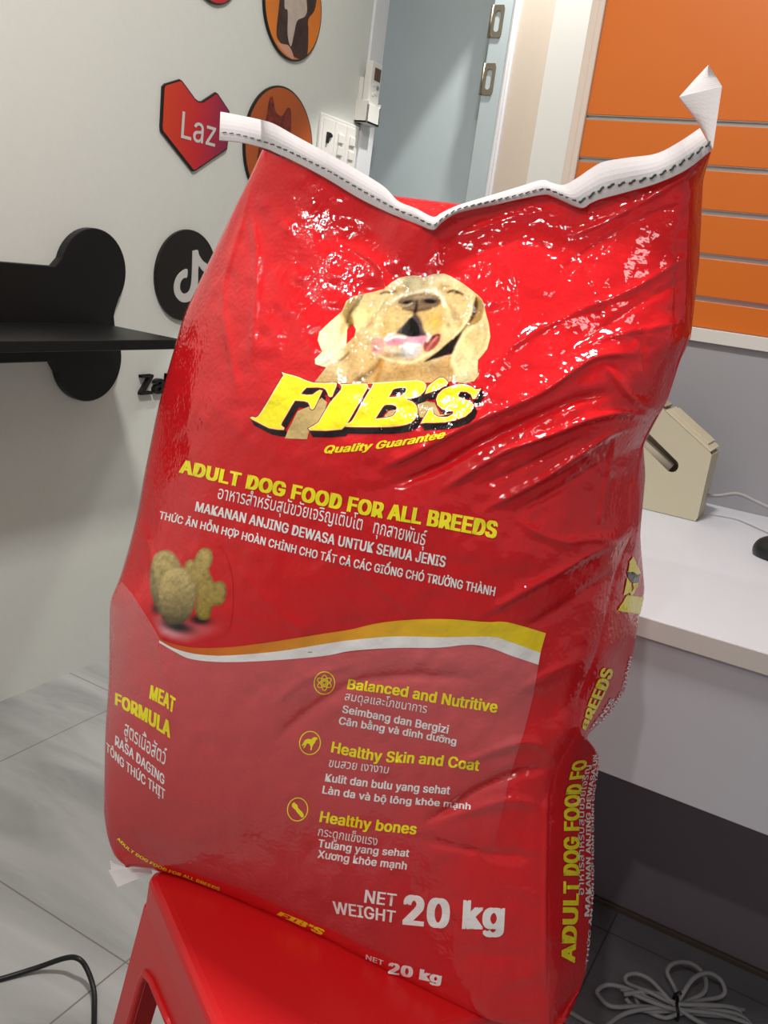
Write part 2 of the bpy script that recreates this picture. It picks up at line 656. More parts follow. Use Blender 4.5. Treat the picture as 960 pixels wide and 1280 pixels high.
M['pic_orange'] = add_noise(new_mat('sign_orange', (214, 118, 28), .45, .35), 6, .12)
M['pic_orange_dark'] = add_noise(new_mat('sign_deep_orange', (176, 84, 30), .45, .35), 6, .10)
M['pic_brown'] = add_noise(new_mat('sign_dark_brown', (62, 40, 36), .5, .3), 30, .35)
M['pic_rust'] = add_noise(new_mat('sign_rust_brown', (112, 40, 30), .5, .3), 60, .45)
M['pic_grey'] = add_noise(new_mat('sign_pale_fur', (188, 172, 160), .5, .3), 40, .12)
M['pic_pink'] = new_mat('sign_pink_fur', (206, 150, 126), .5, .3)
M['sign_red'] = new_mat('sign_red_plain', (190, 30, 40), .4, .4)


def heart_mat():
    m = new_mat('sign_heart_gradient', (178, 30, 38), .4, .4)
    nt = m.node_tree
    N, Lk = nt.nodes, nt.links
    tc = N.new('ShaderNodeTexCoord')
    sx = N.new('ShaderNodeSeparateXYZ')
    Lk.new(tc.outputs['Generated'], sx.inputs[0])
    r1 = N.new('ShaderNodeValToRGB')
    e = r1.color_ramp.elements
    e[0].position, e[0].color = 0.0, rgba((206, 62, 30))
    e[1].position, e[1].color = 1.0, rgba((122, 22, 70))
    k = e.new(.5)
    k.color = rgba((196, 30, 40))
    Lk.new(sx.outputs['Y'], r1.inputs[0])
    Lk.new(r1.outputs[0], m.node_tree.nodes['Principled BSDF'].inputs['Base Color'])
    return m


M['heart'] = heart_mat()

# heart sign with "Laz..."
hp = [(205, 108), (208, 104.5), (226, 99), (229, 101), (245, 123), (249, 126.2), (254, 126.5), (271, 115.3), (273.5, 117), (288, 139), (287, 170), (285, 187), (246, 213.5), (242.5, 214.5), (203, 164), (202.5, 158)]
hs = wall_sign('heart_sign', yz(hp), .008, 'red heart-shaped sign with the white letters Laz, left of the round dog picture', 'sign', M['heart'], .004)
a_, b_ = wl(226, 172, .009), wl(292, 187.5, .009)
V, Fs = flat_text_on_wall('Lazada', (a_[1], a_[2]), (b_[1] + .078, b_[2] - .028), .060, WX + .0092, .004)
V2, F2 = flat_text_on_wall('Laz', (a_[1], a_[2]), (wl(268.5, 183.5, .009)[1], wl(268.5, 183.5, .009)[2]), .062, WX + .0092, .006)
mesh_obj('lettering', V2, F2, M['sign_white'], hs)

# round picture signs
pc = wl(350, 172, .01)
R_ = abs(float(wl(393, 176, .01)[1] - wl(307, 168, .01)[1])) / 2
cy0 = float(wl(393, 176, .01)[1] + wl(307, 168, .01)[1]) / 2
ztop = float(wl(348, 103, .01)[2])
cz0 = ztop - R_ * 1.02
dg_ = wall_sign('round_picture_sign', ell(cy0, cz0, R_, R_, 72), .008, 'round orange sign with a dark red-brown small dog, behind the tape of the red sack', 'sign', M['pic_orange_dark'], .005, 'round pet pictures on the wall')
s_ = R_ / .125
sil = [(-.065, -.16), (-.07, -.05), (-.062, .02), (-.05, .055), (-.046, .088), (-.034, .095), (-.020, .070), (.004, .066), (.022, .086), (.036, .078), (.044, .03), (.058, -.02), (.066, -.08), (.07, -.16)]
cyd = cy0 - .012
sil = [(cyd + a * s_, max(cz0 + b_ * s_, cz0 - R_ * .85)) for a, b_ in sil]
fx = WX + .0088
picture('dog', [('dog_picture', sil, M['pic_rust']),
                ('dog_muzzle', ell(cyd - .002, cz0 - .01, .020, .016), M['pic_brown']),
                ('dog_nose', ell(cyd - .002, cz0 - .002, .007, .005), M['black_sticker']),
                ('dog_eye', ell(cyd - .020, cz0 + .018, .005, .006), M['black_sticker']),
                ('dog_eye', ell(cyd + .016, cz0 + .018, .005, .006), M['black_sticker'])], dg_, fx)

yb = wl(371, 79, .01)
R2 = .150
cy1 = float(wl(324, 0, .01)[1] + wl(410.5, 0, .01)[1]) / 2
hw = float(wl(410.5, 0, .01)[1] - wl(324, 0, .01)[1]) / 2
zb = float(yb[2])
R2 = .137
cz1 = zb + R2
up_ = wall_sign('round_picture_sign', ell(cy1, cz1, R2, R2, 72), .008, 'round bright orange sign with a black and white pet, topmost beside the air conditioner remote', 'sign', M['pic_orange'], .005, 'round pet pictures on the wall')
px_poly = lambda pts: yz(pts)
picture('pet', [('pet_body', px_poly([(352, -60), (350, -2), (346, 40), (350, 52), (358, 62), (372, 73), (384, 70), (386, 40), (386, 24), (395, 8), (397, -40), (380, -70)]), M['pic_brown']),
                ('pet_chest', px_poly([(358, -30), (356, 8), (360, 14), (360, 44), (364, 58), (368, 42), (372, 26), (382, 20), (384, 6), (378, -30)]), M['pic_grey']),
                ('pet_paw', px_poly([(345, 52), (351, 60), (361, 71), (367, 74), (366, 66), (361, 57), (354, 55)]), M['pic_pink']),
                ('pet_face', px_poly([(356, -62), (354, -40), (362, -26), (374, -26), (384, -40), (382, -62)]), M['pic_grey'])], up_, fx)

# partial round red sign at the very top
rb = wl(267, 4.5, .01)
rs = wall_sign('round_sign', ell(float(rb[1]) - .002, float(rb[2]) + .10, .10, .10, 64), .008, 'round red sign cut off by the top edge, above the heart sign', 'sign', M['sign_red'], .004)
V, Fs = curve_mesh([ell(float(rb[1]) - .002, float(rb[2]) + .115, .055, .045)])
mesh_obj('printed_emblem', np.stack([np.full(len(V), fx + .0002), V[:, 0], V[:, 1]], 1), Fs, M['sign_white'], rs)

# round black sign with white note
nc = wl(235, 345, .01)
ncy, ncz = float(nc[1]), float(nc[2])
ncy = float(wl(195, 345, .01)[1]) + .119
ns = empty('music_note_sign', (WX, ncy, ncz - .12), 'round black sign with a white musical note, behind the left edge of the red sack', 'sign')
bm_obj('board', wall_disc(ncy, ncz, .119, .119, .010), M['black_sticker'], ns)
# note outline in px, then onto the sign
nA = [(240.2, 313.5), (246.5, 312.5), (248, 318), (253, 326), (259, 331), (259, 341), (252.5, 338), (247.5, 333), (246.6, 357), (243, 370), (235, 377), (226, 377), (218.5, 369), (217, 357), (221, 345), (228, 338), (233.5, 336.5), (233, 346.5), (229, 347.5), (225, 353), (224.5, 361), (228, 366.5), (233.5, 366), (237.5, 360), (239.4, 345)]
nA = [tuple(p) for p in catmull(nA + nA[:1], 4)[:-1]]
V, Fs = curve_mesh([yz(nA)])
W, Fs = thicken(np.stack([np.full(len(V), WX + .0101), V[:, 0], V[:, 1]], 1), Fs, (.002, 0, 0))
mesh_obj('note_emblem', W, Fs, M['sign_white'], ns)

# black cut-out letters
zl = empty('wall_lettering', tuple(float(v) for v in wl(177, 493)), 'black cut-out letters Za, low on the wall left of the red sack', 'lettering')
a_ = wl(176, 493.5, .012)
z1_ = wl(203, 494.5, .012)
V, Fs, ly = embolden(*text_mesh('Zalo', .05), .026)
x0 = V[:, 0].min()
zaV, _f = text_mesh('Za', .05)
k_ = (float(z1_[1]) - float(a_[1])) / (zaV[:, 0].max() - zaV[:, 0].min())
cap_ = float(wl(177, 469.5, .012)[2] - wl(177, 493.5, .012)[2])
W = np.stack([WX + ly * .0001, float(a_[1]) + (V[:, 0] - x0) * k_, float(a_[2]) + V[:, 1] / CAP * cap_], 1)
W, Fs = thicken(W, Fs, (.012, 0, 0))
mesh_obj('letters', W, Fs, M['black_plastic'], zl)

# bone-shaped shelf
bs = empty('bone_shelf', (WX, 1.2, .739), 'black bone-shaped wall shelf with a flat plank across its middle', 'shelf')
ya, yb_ = .78, 1.535
zt, zl_, rr = 1.045, .838, .100
bone = []


def arc(cy, cz, r, a0, a1, n=26):
    return [(cy + r * math.cos(math.radians(a0 + (a1 - a0) * i / n)), cz + r * math.sin(math.radians(a0 + (a1 - a0) * i / n))) for i in range(n + 1)]


bone += arc(yb_, zl_, rr, 195, 395)[0:]
bone += [(yb_ + .072, .925), (yb_ + .068, .945), (yb_ + .072, .962)]
bone += arc(yb_, zt, rr, -35, 165)
bone += [(yb_ - .115, 1.052)]
bone += [(ya + .115, 1.052)]
bone += arc(ya, zt, rr, 15, 215)
bone += [(ya - .072, .962), (ya - .068, .945), (ya - .072, .925)]
bone += arc(ya, zl_, rr, 145, 345)
bone += [(ya + .115, .838), (yb_ - .115, .838)]
bm_obj('back_board', prism([(WX + .0005, a, b_) for a, b_ in bone], (.022, 0, 0), .0025), M['black'], bs)
box_obj('plank', (WX + .0225, ya - .06, .905), (-1.40, yb_ + .035, .927), M['black'], bs, .002)

# remote control and its holder
XR0, XR1 = WX + .016, WX + .042
ry0, ry1 = float(wl(462.5, 110, .042)[1]), float(wl(475.5, 110, .042)[1])
rz0, rz1 = float(wl(455, 150, .042)[2]), float(wl(470, 77, .042)[2])
rc = empty('remote_control', (XR0, (ry0 + ry1) / 2, rz0), 'white air conditioner remote control with a small brown screen, in a holder by the door', 'remote control')
box_obj('body', (XR0, ry0, rz0 + .003), (XR1, ry1, rz1), M['white_plastic'], rc, .004)
M['lcd'] = new_mat('brown_lcd', (92, 62, 36), .3, .5)
wd = ry1 - ry0
hh_ = rz1 - rz0
box_obj('screen', (XR1 - .0005, ry0 + wd * .28, rz1 - hh_ * .30), (XR1 + .0008, ry1 - wd * .12, rz1 - hh_ * .09), M['lcd'], rc, .0004)
M['button_grey'] = new_mat('grey_button', (150, 144, 146), .5, .3)
for i, (fy, fz, r, mt) in enumerate(((.72, .40, .0075, 'button_grey'), (.36, .38, .005, 'white_plastic'), (.62, .50, .007, 'white_plastic'), (.34, .54, .006, 'white_plastic'))):
    bm_obj('button', wall_disc(ry0 + wd * fy, rz1 - hh_ * fz, r, r * .8, .0025, 20, .0006, XR1 - .0005), M[mt], rc)
rh_ = empty('remote_holder', (WX, (ry0 + ry1) / 2, rz0 - .006), 'white plastic pocket holding the air conditioner remote', 'holder')
bm = bmesh.new()
zt_ = rz0 + hh_ * .34
box(bm, (WX, ry0 - .002, rz0 - .006), (XR0 - .001, ry1 + .002, rz1 - .05), .001)
box(bm, (WX, ry0 - .007, rz0 - .006), (XR1 + .006, ry0 - .001, zt_), .001)
box(bm, (WX, ry1 + .001, rz0 - .006), (XR1 + .006, ry1 + .007, zt_), .001)
box(bm, (XR1 + .0015, ry0 - .007, rz0 - .006), (XR1 + .006, ry1 + .007, zt_ - .01), .001)
box(bm, (WX, ry0 - .007, rz0 - .006), (XR1 + .006, ry1 + .007, rz0 + .001), .001)
bm_obj('pocket', bm, M['white_plastic'], rh_)

# switch plate with three modules
sy0, sy1 = float(wl(403, 140, .01)[1]), float(wl(450, 158, .01)[1])
sz1 = float(wl(402.5, 140, .01)[2])
sz0 = sz1 - .20
sp = empty('switch_plate', (WX, (sy0 + sy1) / 2, sz0), 'white wall plate of three switch columns with a small black key in the first', 'switch')
box_obj('plate', (WX, sy0, sz0), (WX + .009, sy1, sz1), M['white_plastic'], sp, .003)
mw = (sy1 - sy0 - .02) / 3
for i in range(3):
    y0 = sy0 + .01 + i * mw
    mod = box_obj('switch_module', (WX + .0085, y0 + .003, sz0 + .012), (WX + .0115, y0 + mw - .003, sz1 - .012), M['white_plastic'], sp, .001)
    if i == 0:
        kz = float(wl(409, 172, .012)[2])
        ky = float(wl(409, 172, .012)[1])
        V, Fs = curve_mesh([[(ky - .005, kz - .016), (ky + .004, kz - .016), (ky + .004, kz - .001), (ky + .020, kz + .004), (ky + .023, kz + .010), (ky + .012, kz + .016), (ky - .005, kz + .016)]])
        W, Fs = thicken(np.stack([np.full(len(V), WX + .0116), V[:, 0], V[:, 1]], 1), Fs, (.006, 0, 0))
        mesh_obj('black_key', W, Fs, M['black_plastic'], sp)
    else:
        for j in range(3):
            zc = sz1 - .055 - j * .040
            bm_obj('rocker', prism([(WX + .0116, y0 + mw * .30, zc - .013), (WX + .0116, y0 + mw * .74, zc - .013), (WX + .0116, y0 + mw * .74, zc + .013), (WX + .0116, y0 + mw * .30, zc + .013)], (.006, 0, .002 * (-1) ** (i + j)), .0015), M['white_plastic'], sp)

# ------------------------------------------------------------------ slatwall, ledge, desk
sx_l = float(bx(759.4, 0, SLAT_Y)[0] + bx(718.8, 223, SLAT_Y)[0]) / 2
sx_t = sx_l - .031
groove_z = [float(bx(900, v, SLAT_Y)[2]) for v in (153.4, 213, 267.3, 322.6, 376)]
gh = np.diff(groove_z)
pitch = -float(np.mean(gh))
zs_bot = float(bx(900, 412.8, SLAT_Y)[2])
sw = empty('slatwall_panel', (.4, SLAT_Y, zs_bot), 'orange slatted display board with silver grooves on the wall behind the desk', 'display board')
groove = [groove_z[0] - i * pitch for i in range(5)]
edges_z = [CEIL - .02] + groove + [zs_bot]
SX1 = 1.6
for i in range(len(edges_z) - 1):
    z1, z0 = edges_z[i], edges_z[i + 1]
    z1b = z1 - (.005 if i > 0 else 0)
    z0b = z0 + (.005 if i < 5 else 0)
    box_obj('slat', (sx_l, SLAT_Y, z0b), (SX1, SLAT_Y + .018, z1b), M['orange'], sw, .0012)
for z in groove:
    bm = bmesh.new()
    box(bm, (sx_l, SLAT_Y + .001, z - .0049), (SX1, SLAT_Y + .004, z - .0015))
    box(bm, (sx_l, SLAT_Y + .001, z + .0035), (SX1, SLAT_Y + .010, z + .0049))
    box(bm, (sx_l, SLAT_Y + .008, z - .0049), (SX1, SLAT_Y + .0105, z + .0049))
    bm_obj('groove_strip', bm, M['alu'], sw)
bm = bmesh.new()
box(bm, (sx_l, SLAT_Y + .0185, zs_bot), (SX1, SLAT_Y + .03, CEIL - .02))
bm_obj('back_board', bm, M['groove'], sw)
M['trim_beige'] = new_mat('beige_edge_trim', (206, 190, 176), .4, .4)
bm = bmesh.new()
box(bm, (sx_t, SLAT_Y - .004, 0), (sx_l - .0145, SLAT_Y + .03, CEIL - .001), .002)
box(bm, (sx_l - .0145, SLAT_Y - .008, 0), (sx_l - .0005, SLAT_Y + .03, CEIL - .001), .003)
bm_obj('edge_trim', bm, M['trim_beige'], sw)

zl0 = float(bx(900, 431, SLAT_Y - .03)[2])
zl1 = float(bx(900, 413.5, SLAT_Y - .03)[2])
BACK_Y = SLAT_Y - .02
ledge = box_obj('ledge_board', (sx_l - .0001, SLAT_Y - .03, zl0), (SX1, SLAT_Y + .03, zs_bot - .001), M['desk_edge'], None, .001, origin=(.4, SLAT_Y, zl0))
tag(ledge, 'white ledge board running along the bottom of the orange slats', 'ledge')

DT = .75
DY0 = 1.146
dk = empty('desk', (.3, 1.5, 0), 'white counter desk with a dark recess below, right of the red sack', 'desk')
DX0, DX1 = -.46, 1.6
box_obj('desk_top', (DX0, DY0, DT - .028), (DX1, BACK_Y, DT), M['desk_white'], dk, .0015)
# front edge band
tz = float(bx(797.7, 790.6, DY0)[2])
box_obj('edge_band', (DX0, DY0 - .0012, DT - .0275), (DX1, DY0 - .0002, DT - .001), M['desk_edge'], dk)
pz = float(onz) if False else float(bx(880, 1013, DY0 + .008)[2])
box_obj('front_panel', (DX0 + .002, DY0 + .006, pz), (DX1 - .002, DY0 + .024, DT - .030), M['desk_white'], dk, .001)
box_obj('back_panel', (DX0, BACK_Y, .0), (DX1, BACK_Y + .018, zl0 - .001), M['desk_board'], dk)
box_obj('recess_panel', (DX0 + .02, 1.575, .0), (DX1 - .02, 1.59, DT - .029), M['desk_dark'], dk)
box_obj('side_panel', (DX0, DY0 + .024, .0), (DX0 + .018, BACK_Y, DT - .029), M['desk_white'], dk)
box_obj('bottom_strip', (DX0 + .02, 1.566, .0), (DX1 - .02, 1.5745, .012), M['skirting'], dk, .002)

# cream machine on the desk: side outline measured on the plane of its near side
MY = 1.775
mp_ = [(760, 628), (869.5, 650.5), (872, 647), (889.5, 569.5), (887.5, 565.5), (829.5, 512.5), (800, 488), (772, 480)]
side = [bx(a, b_, MY) for a, b_ in mp_]
for s in side[:2]:
    s[2] = DT + .001
mc = empty('desktop_machine', (float(np.mean([s[0] for s in side])), MY + .08, DT), 'cream machine with slanted top and slotted side, standing on the white desk', 'machine')
slot = []
s0, s1 = np.array([806, 549.]), np.array([839.5, 582.])
dv = (s1 - s0) / np.linalg.norm(s1 - s0)
nv = np.array([-dv[1], dv[0]])
rad = 8.6
for k in range(17):
    a = -math.pi / 2 + math.pi * k / 16
    slot.append(s1 + rad * (math.cos(a) * dv + math.sin(a) * nv))
s0 = s0 - dv * 22
for k in range(17):
    a = math.pi / 2 + math.pi * k / 16
    slot.append(s0 + rad * (math.cos(a) * dv + math.sin(a) * nv))
sl3 = [bx(a, b_, MY) for a, b_ in slot]
V, Fs = curve_mesh([[(p[0], p[2]) for p in side], [(p[0], p[2]) for p in sl3]])
W, Fs = thicken(np.stack([V[:, 0], np.full(len(V), MY), V[:, 1]], 1), Fs, (0, .006, 0))
mesh_obj('side_plate', W, Fs, M['cream'], mc)
mech_d = .092
inner = [np.array([p[0], MY + .0061, p[2]]) for p in side]
cen = np.mean(inner, axis=0)
inner = [cen + (p - cen) * np.array([.965, 1, .965]) for p in inner]
bm_obj('inner_body', prism([(p[0], MY + .03, p[2]) for p in inner], (0, mech_d - .04, 0)), M['cream_dark'], mc)
# roller seen through the slot
rp0, rp1 = bx(800, 553, MY + .012), bx(838, 586, MY + .012)
V, Fs = tube([rp0 + np.array([0, .006, 0]), rp1 + np.array([0, .006, 0])], .013, 14)
M['guide'] = new_mat('grey_beige_plastic', (150, 140, 126), .7, .2)
mesh_obj('guide_bar', V, Fs, M['guide'], mc, True)
# rear shell: back and slanted top covers
V = [(p[0], MY + .0061, p[2]) for p in side]
shell = []
top = [side[4], side[5], side[6], side[7]]
tn = np.array([.0, 0, .0])


def slab(p, q, y0, y1, th, name, mat):
    d = np.array([q[0] - p[0], 0, q[2] - p[2]])
    d /= np.linalg.norm(d)
    n = np.array([d[2], 0, -d[0]])
    if n[2] < 0:
        n = -n
    pts = [p, q, q + n * th, p + n * th]
    return bm_obj(name, prism([(a[0], y0, a[2]) for a in pts], (0, y1 - y0, 0), .0012), mat, mc)


slab(side[4], side[4] + (side[5] - side[4]) * .97, MY + .0, MY + mech_d, .004, 'top_cover', M['cream'])
slab(side[4] + (side[5] - side[4]) * .12, side[4] + (side[5] - side[4]) * .92, MY + .022, MY + mech_d, .007, 'top_lid', M['cream'])
slab(side[5] + (side[6] - side[5]) * .06, side[7], MY + .03, MY + mech_d, .004, 'top_tray', M['cream_dark'])
bm_obj('rear_shell', prism([(side[1][0], MY + .0062, side[1][2]), (side[3][0], MY + .0062, side[3][2]), (side[3][0] - .012, MY + .0062, side[3][2]), (side[1][0] - .012, MY + .0062, side[1][2])], (0, mech_d - .006, 0), .001), M['cream'], mc)

# its cable, along the desk
cp = [bx(x, y, Y) for x, y, Y in ((876, 619, 1.842), (898, 619.5, 1.85), (922, 617.5, 1.85), (945, 627, 1.82), (975, 642, 1.78), (1010, 664, 1.74))]
for p in cp:
    p[2] = max(p[2], DT + .0037)
V, Fs = tube(catmull(cp, 12), .0036, 10)
o = mesh_obj('cable', V, Fs, M['cord_grey'], None, True, origin=tuple(cp[3]))
tag(o, 'grey cable running from the cream machine across the white desk', 'cable')

# black mouse at the right edge
mo = on_plane(np.array(985.), np.array(703.), 2, DT)
bm = bmesh.new()
bmesh.ops.create_uvsphere(bm, u_segments=40, v_segments=24, radius=1.0)
for v in bm.verts:
    x, y, z = v.co
    v.co = Vector((x * .062, y * .036 * (1 - .12 * x), max(z, -.35) * .030 * (1 - .25 * x) + .0105))
ang = math.radians(-8)
for v in bm.verts:
    x, y, z = v.co
    v.co = Vector((mo[0] + x * math.cos(ang) - y * math.sin(ang), mo[1] + x * math.sin(ang) + y * math.cos(ang), DT + max(z, .0005)))
ms = empty('computer_mouse', (float(mo[0]), float(mo[1]), DT), 'black rounded mouse cut by the right edge, on the white desk', 'mouse')
bm_obj('shell', bm, M['black_plastic'], ms, True)
V, Fs = tube(catmull([(mo[0] + .01, mo[1] - .008, DT + .0405), (mo[0] + .022, mo[1] - .008, DT + .039)], 4), .006, 12)
mesh_obj('scroll_wheel', V, Fs, M['cord_grey'], ms, True)

# ------------------------------------------------------------------ ceiling lamps (seen only as light and reflections; the two spotlights on the sack are added)
M['lamp_frame'] = new_mat('white_lamp_frame', (235, 235, 235), .4, .4)
for (px_, py_, a, b_, w_), lb in zip(PANELS, ('square ceiling lamp above the red sack', 'small square ceiling lamp by the door', 'oblong ceiling lamp to the right of the camera')):
    e = empty('ceiling_lamp', (px_, py_, CEIL - .03), lb, 'lamp')
    bm = bmesh.new()
    t_ = .02
    box(bm, (px_ - a / 2 - t_, py_ - b_ / 2 - t_, CEIL - .03), (px_ + a / 2 + t_, py_ - b_ / 2 - .001, CEIL))
    box(bm, (px_ - a / 2 - t_, py_ + b_ / 2 + .001, CEIL - .03), (px_ + a / 2 + t_, py_ + b_ / 2 + t_, CEIL))
    box(bm, (px_ - a / 2 - t_, py_ - b_ / 2 - .001, CEIL - .03), (px_ - a / 2 - .001, py_ + b_ / 2 + .001, CEIL))
    box(bm, (px_ + a / 2 + .001, py_ - b_ / 2 - .001, CEIL - .03), (px_ + a / 2 + t_, py_ + b_ / 2 + .001, CEIL))
    bm_obj('lamp_frame', bm, M['lamp_frame'], e)
for i, (px_, py_, w_) in enumerate(SPOTS):
    e = empty('downlight', (px_, py_, CEIL - .012), 'small round ceiling downlight behind the camera', 'lamp', 'downlights behind the camera')
    n = 28
    V, Fs = [], []
    for r, z in ((.052, CEIL - .011), (.075, CEIL - .011), (.078, CEIL - .0002), (.052, CEIL - .0002)):
        V += [(px_ + r * math.cos(2 * math.pi * k / n), py_ + r * math.sin(2 * math.pi * k / n), z) for k in range(n)]
    for j in range(4):
        for k in range(n):
            Fs.append((j * n + k, j * n + (k + 1) % n, ((j + 1) % 4) * n + (k + 1) % n, ((j + 1) % 4) * n + k))
    mesh_obj('trim_ring', V, Fs, M['lamp_frame'], e, True)
for (px_, py_, pz_, w_, aim_, ang_, bl_), lb in zip(AIMED_SPOTS, ('added black spotlight brightening the sack, nearer the left wall', 'added black spotlight brightening the sack, behind the camera on the right', 'black ceiling spotlight pointing straight down by the door')):
    e = empty('aimed_spotlight', (px_, py_, pz_), lb, 'lamp')
    d = np.array(aim_) - np.array([px_, py_, pz_])
    d /= np.linalg.norm(d)
    u = np.cross(d, [0, 0, 1.0])
    u /= np.linalg.norm(u)
    w2 = np.cross(u, d)
    c0 = np.array([px_, py_, pz_])
    prof = [(.040, .03), (.045, .03), (.045, -.045), (.020, -.055), (.0005, -.055)]
    n = 24
    V, Fs = [], []
    for r, a in prof:
        V += [c0 + d * a + u * r * math.cos(2 * math.pi * k / n) + w2 * r * math.sin(2 * math.pi * k / n) for k in range(n)]
    for j in range(len(prof) - 1):
        for k in range(n):
            Fs.append((j * n + k, j * n + (k + 1) % n, (j + 1) * n + (k + 1) % n, (j + 1) * n + k))
    mesh_obj('can', V, Fs, M['black_plastic'], e, True)
    V, Fs = tube([c0 - d * .02, np.array([px_ - d[0] * .02, py_ - d[1] * .02, CEIL])], .008, 10)
    mesh_obj('stem', V, Fs, M['black_plastic'], e, True)
# ------------------------------------------------------------------ the sack
RH = np.array([math.cos(YAW), math.sin(YAW), 0.0])
FH = np.array([-RH[1], RH[0], 0.0])
BY = math.radians(17)
E1 = math.cos(BY) * RH - math.sin(BY) * FH        # along the sack's front, left to right
E2 = math.sin(BY) * RH + math.cos(BY) * FH        # into the sack
LEAN = math.radians(5)
EU = math.sin(LEAN) * E2 + math.cos(LEAN) * np.array([0, 0, 1.0])
NRM = np.cross(EU, E1)
NRM = NRM / np.linalg.norm(NRM)                    # front plane normal
SEAT_Z = .45
P0 = .785 * FH + np.array([0, 0, SEAT_Z + .02])

# outlines measured along the sack: (t, x, y)
L_T = np.array([(0, 328, 187), (.04, 312, 222), (.10, 293, 260), (.16, 263, 323), (.24, 230, 393), (.31, 207, 473), (.37, 195, 521), (.44, 181, 590), (.50, 171.6, 643), (.55, 162, 681), (.60, 150, 721), (.64, 137, 752), (.75, 136, 850), (.82, 131.5, 914), (.92, 129.5, 1015), (.96, 134, 1046), (.985, 143, 1073), (1.0, 156, 1082)])
R_T = np.array([(0, 887, 190), (.03, 866, 224), (.15, 861, 330), (.24, 861, 420), (.28, 849, 450), (.33, 833, 500), (.37, 816, 530), (.41, 802, 556), (.46, 794, 600), (.52, 793, 662), (.55, 778, 693), (.58, 768, 724), (.63, 758, 770), (.67, 748, 811), (.71, 733, 848), (.74, 723, 877), (.77, 724, 912), (.81, 699, 953), (.85, 686, 1000), (.93, 684, 1120), (.975, 684, 1220), (1, 684, 1290)])
O_T = np.array([(0, 889, 190), (.03, 879, 224), (.15, 874, 330), (.24, 863.5, 423), (.28, 850.5, 450), (.33, 834.5, 500), (.37, 817.5, 530), (.41, 804, 557), (.46, 807, 594), (.52, 800, 668), (.55, 803, 705), (.58, 806, 738), (.63, 798.5, 772), (.67, 792, 815), (.71, 782, 863), (.74, 763, 893), (.77, 731, 921), (.81, 751, 944), (.85, 742, 998), (.93, 742, 1120), (.975, 733, 1220), (1, 706, 1282)])
T_S = np.array([(0, 328, 187), (.10, 385, 210), (.21, 447, 245), (.30, 498, 268), (.375, 540, 286), (.42, 565, 266), (.60, 680, 242), (.69, 725, 258), (.76, 760, 246), (.87, 820, 228), (.95, 862, 209), (1, 887, 190)])
B_S = np.array([(0, 156, 1082), (.06, 184, 1086), (.13, 222, 1095), (.22, 275, 1115), (.33, 340, 1143), (.45, 405, 1172), (.58, 480, 1211), (.71, 553, 1247), (.83, 613, 1276), (1, 684, 1290)])


def smooth_curve(A, n=400, sig=3.0):
    t = np.linspace(0, 1, n + 1)
    X = np.stack([np.interp(t, A[:, 0], A[:, k]) for k in (1, 2)], 1)
    k = int(4 * sig)
    w = np.exp(-.5 * (np.arange(-k, k + 1) / sig) ** 2)
    w /= w.sum()
    out = []
    for c in range(2):
        a, b = X[0, c], X[-1, c]
        base = a + (b - a) * t
        d = X[:, c] - base
        # odd reflection keeps the ends fixed
        dp = np.concatenate([-d[k:0:-1], d, -d[-2:-k - 2:-1]])
        out.append(base + np.convolve(dp, w, 'valid'))
    return np.stack(out, 1)


LC, RC, OC = smooth_curve(L_T), smooth_curve(R_T, sig=2.2), smooth_curve(O_T, sig=2.2)
TC, BC = smooth_curve(T_S), smooth_curve(B_S, sig=5)


def ev(Cv, t):
    t = np.clip(np.asarray(t, float), 0, 1) * (len(Cv) - 1)
    i = np.minimum(t.astype(int), len(Cv) - 2)
    f = (t - i)[..., None]
    return Cv[i] * (1 - f) + Cv[i + 1] * f


C00, C10, C01, C11 = LC[0], RC[0], LC[-1], RC[-1]


def coons(s, t):
    s_, t_ = s[..., None], t[..., None]
    return ((1 - t_) * ev(TC, s) + t_ * ev(BC, s) + (1 - s_) * ev(LC, t) + s_ * ev(RC, t)
            - ((1 - s_) * (1 - t_) * C00 + s_ * (1 - t_) * C10 + (1 - s_) * t_ * C01 + s_ * t_ * C11))


_gs, _gt = np.meshgrid(np.linspace(0, 1, 61), np.linspace(0, 1, 101))
_gp = coons(_gs, _gt).reshape(-1, 2)
_gst = np.stack([_gs.ravel(), _gt.ravel()], 1)


def inv_coons(p):
    p = np.asarray(p, float).reshape(-1, 2)
    st_ = np.empty_like(p)
    for i in range(0, len(p), 2000):
        d = ((p[i:i + 2000, None, :] - _gp[None]) ** 2).sum(2)
        st_[i:i + 2000] = _gst[d.argmin(1)]
    h = 2e-3
    for _ in range(14):
        s, t = st_[:, 0], st_[:, 1]
        q = coons(s, t)
        r = p - q
        ds = (coons(np.clip(s + h, 0, 1), t) - coons(np.clip(s - h, 0, 1), t)) / (np.clip(s + h, 0, 1) - np.clip(s - h, 0, 1))[:, None]
        dt = (coons(s, np.clip(t + h, 0, 1)) - coons(s, np.clip(t - h, 0, 1))) / (np.clip(t + h, 0, 1) - np.clip(t - h, 0, 1))[:, None]
        det = ds[:, 0] * dt[:, 1] - ds[:, 1] * dt[:, 0]
        det = np.where(np.abs(det) < 1e-3, 1e-3, det)
        du = (r[:, 0] * dt[:, 1] - r[:, 1] * dt[:, 0]) / det
        dv_ = (ds[:, 0] * r[:, 1] - ds[:, 1] * r[:, 0]) / det
        st_[:, 0] = np.clip(s + np.clip(.7 * du, -.05, .05), 0, 1)
        st_[:, 1] = np.clip(t + np.clip(.7 * dv_, -.05, .05), 0, 1)
    return st_


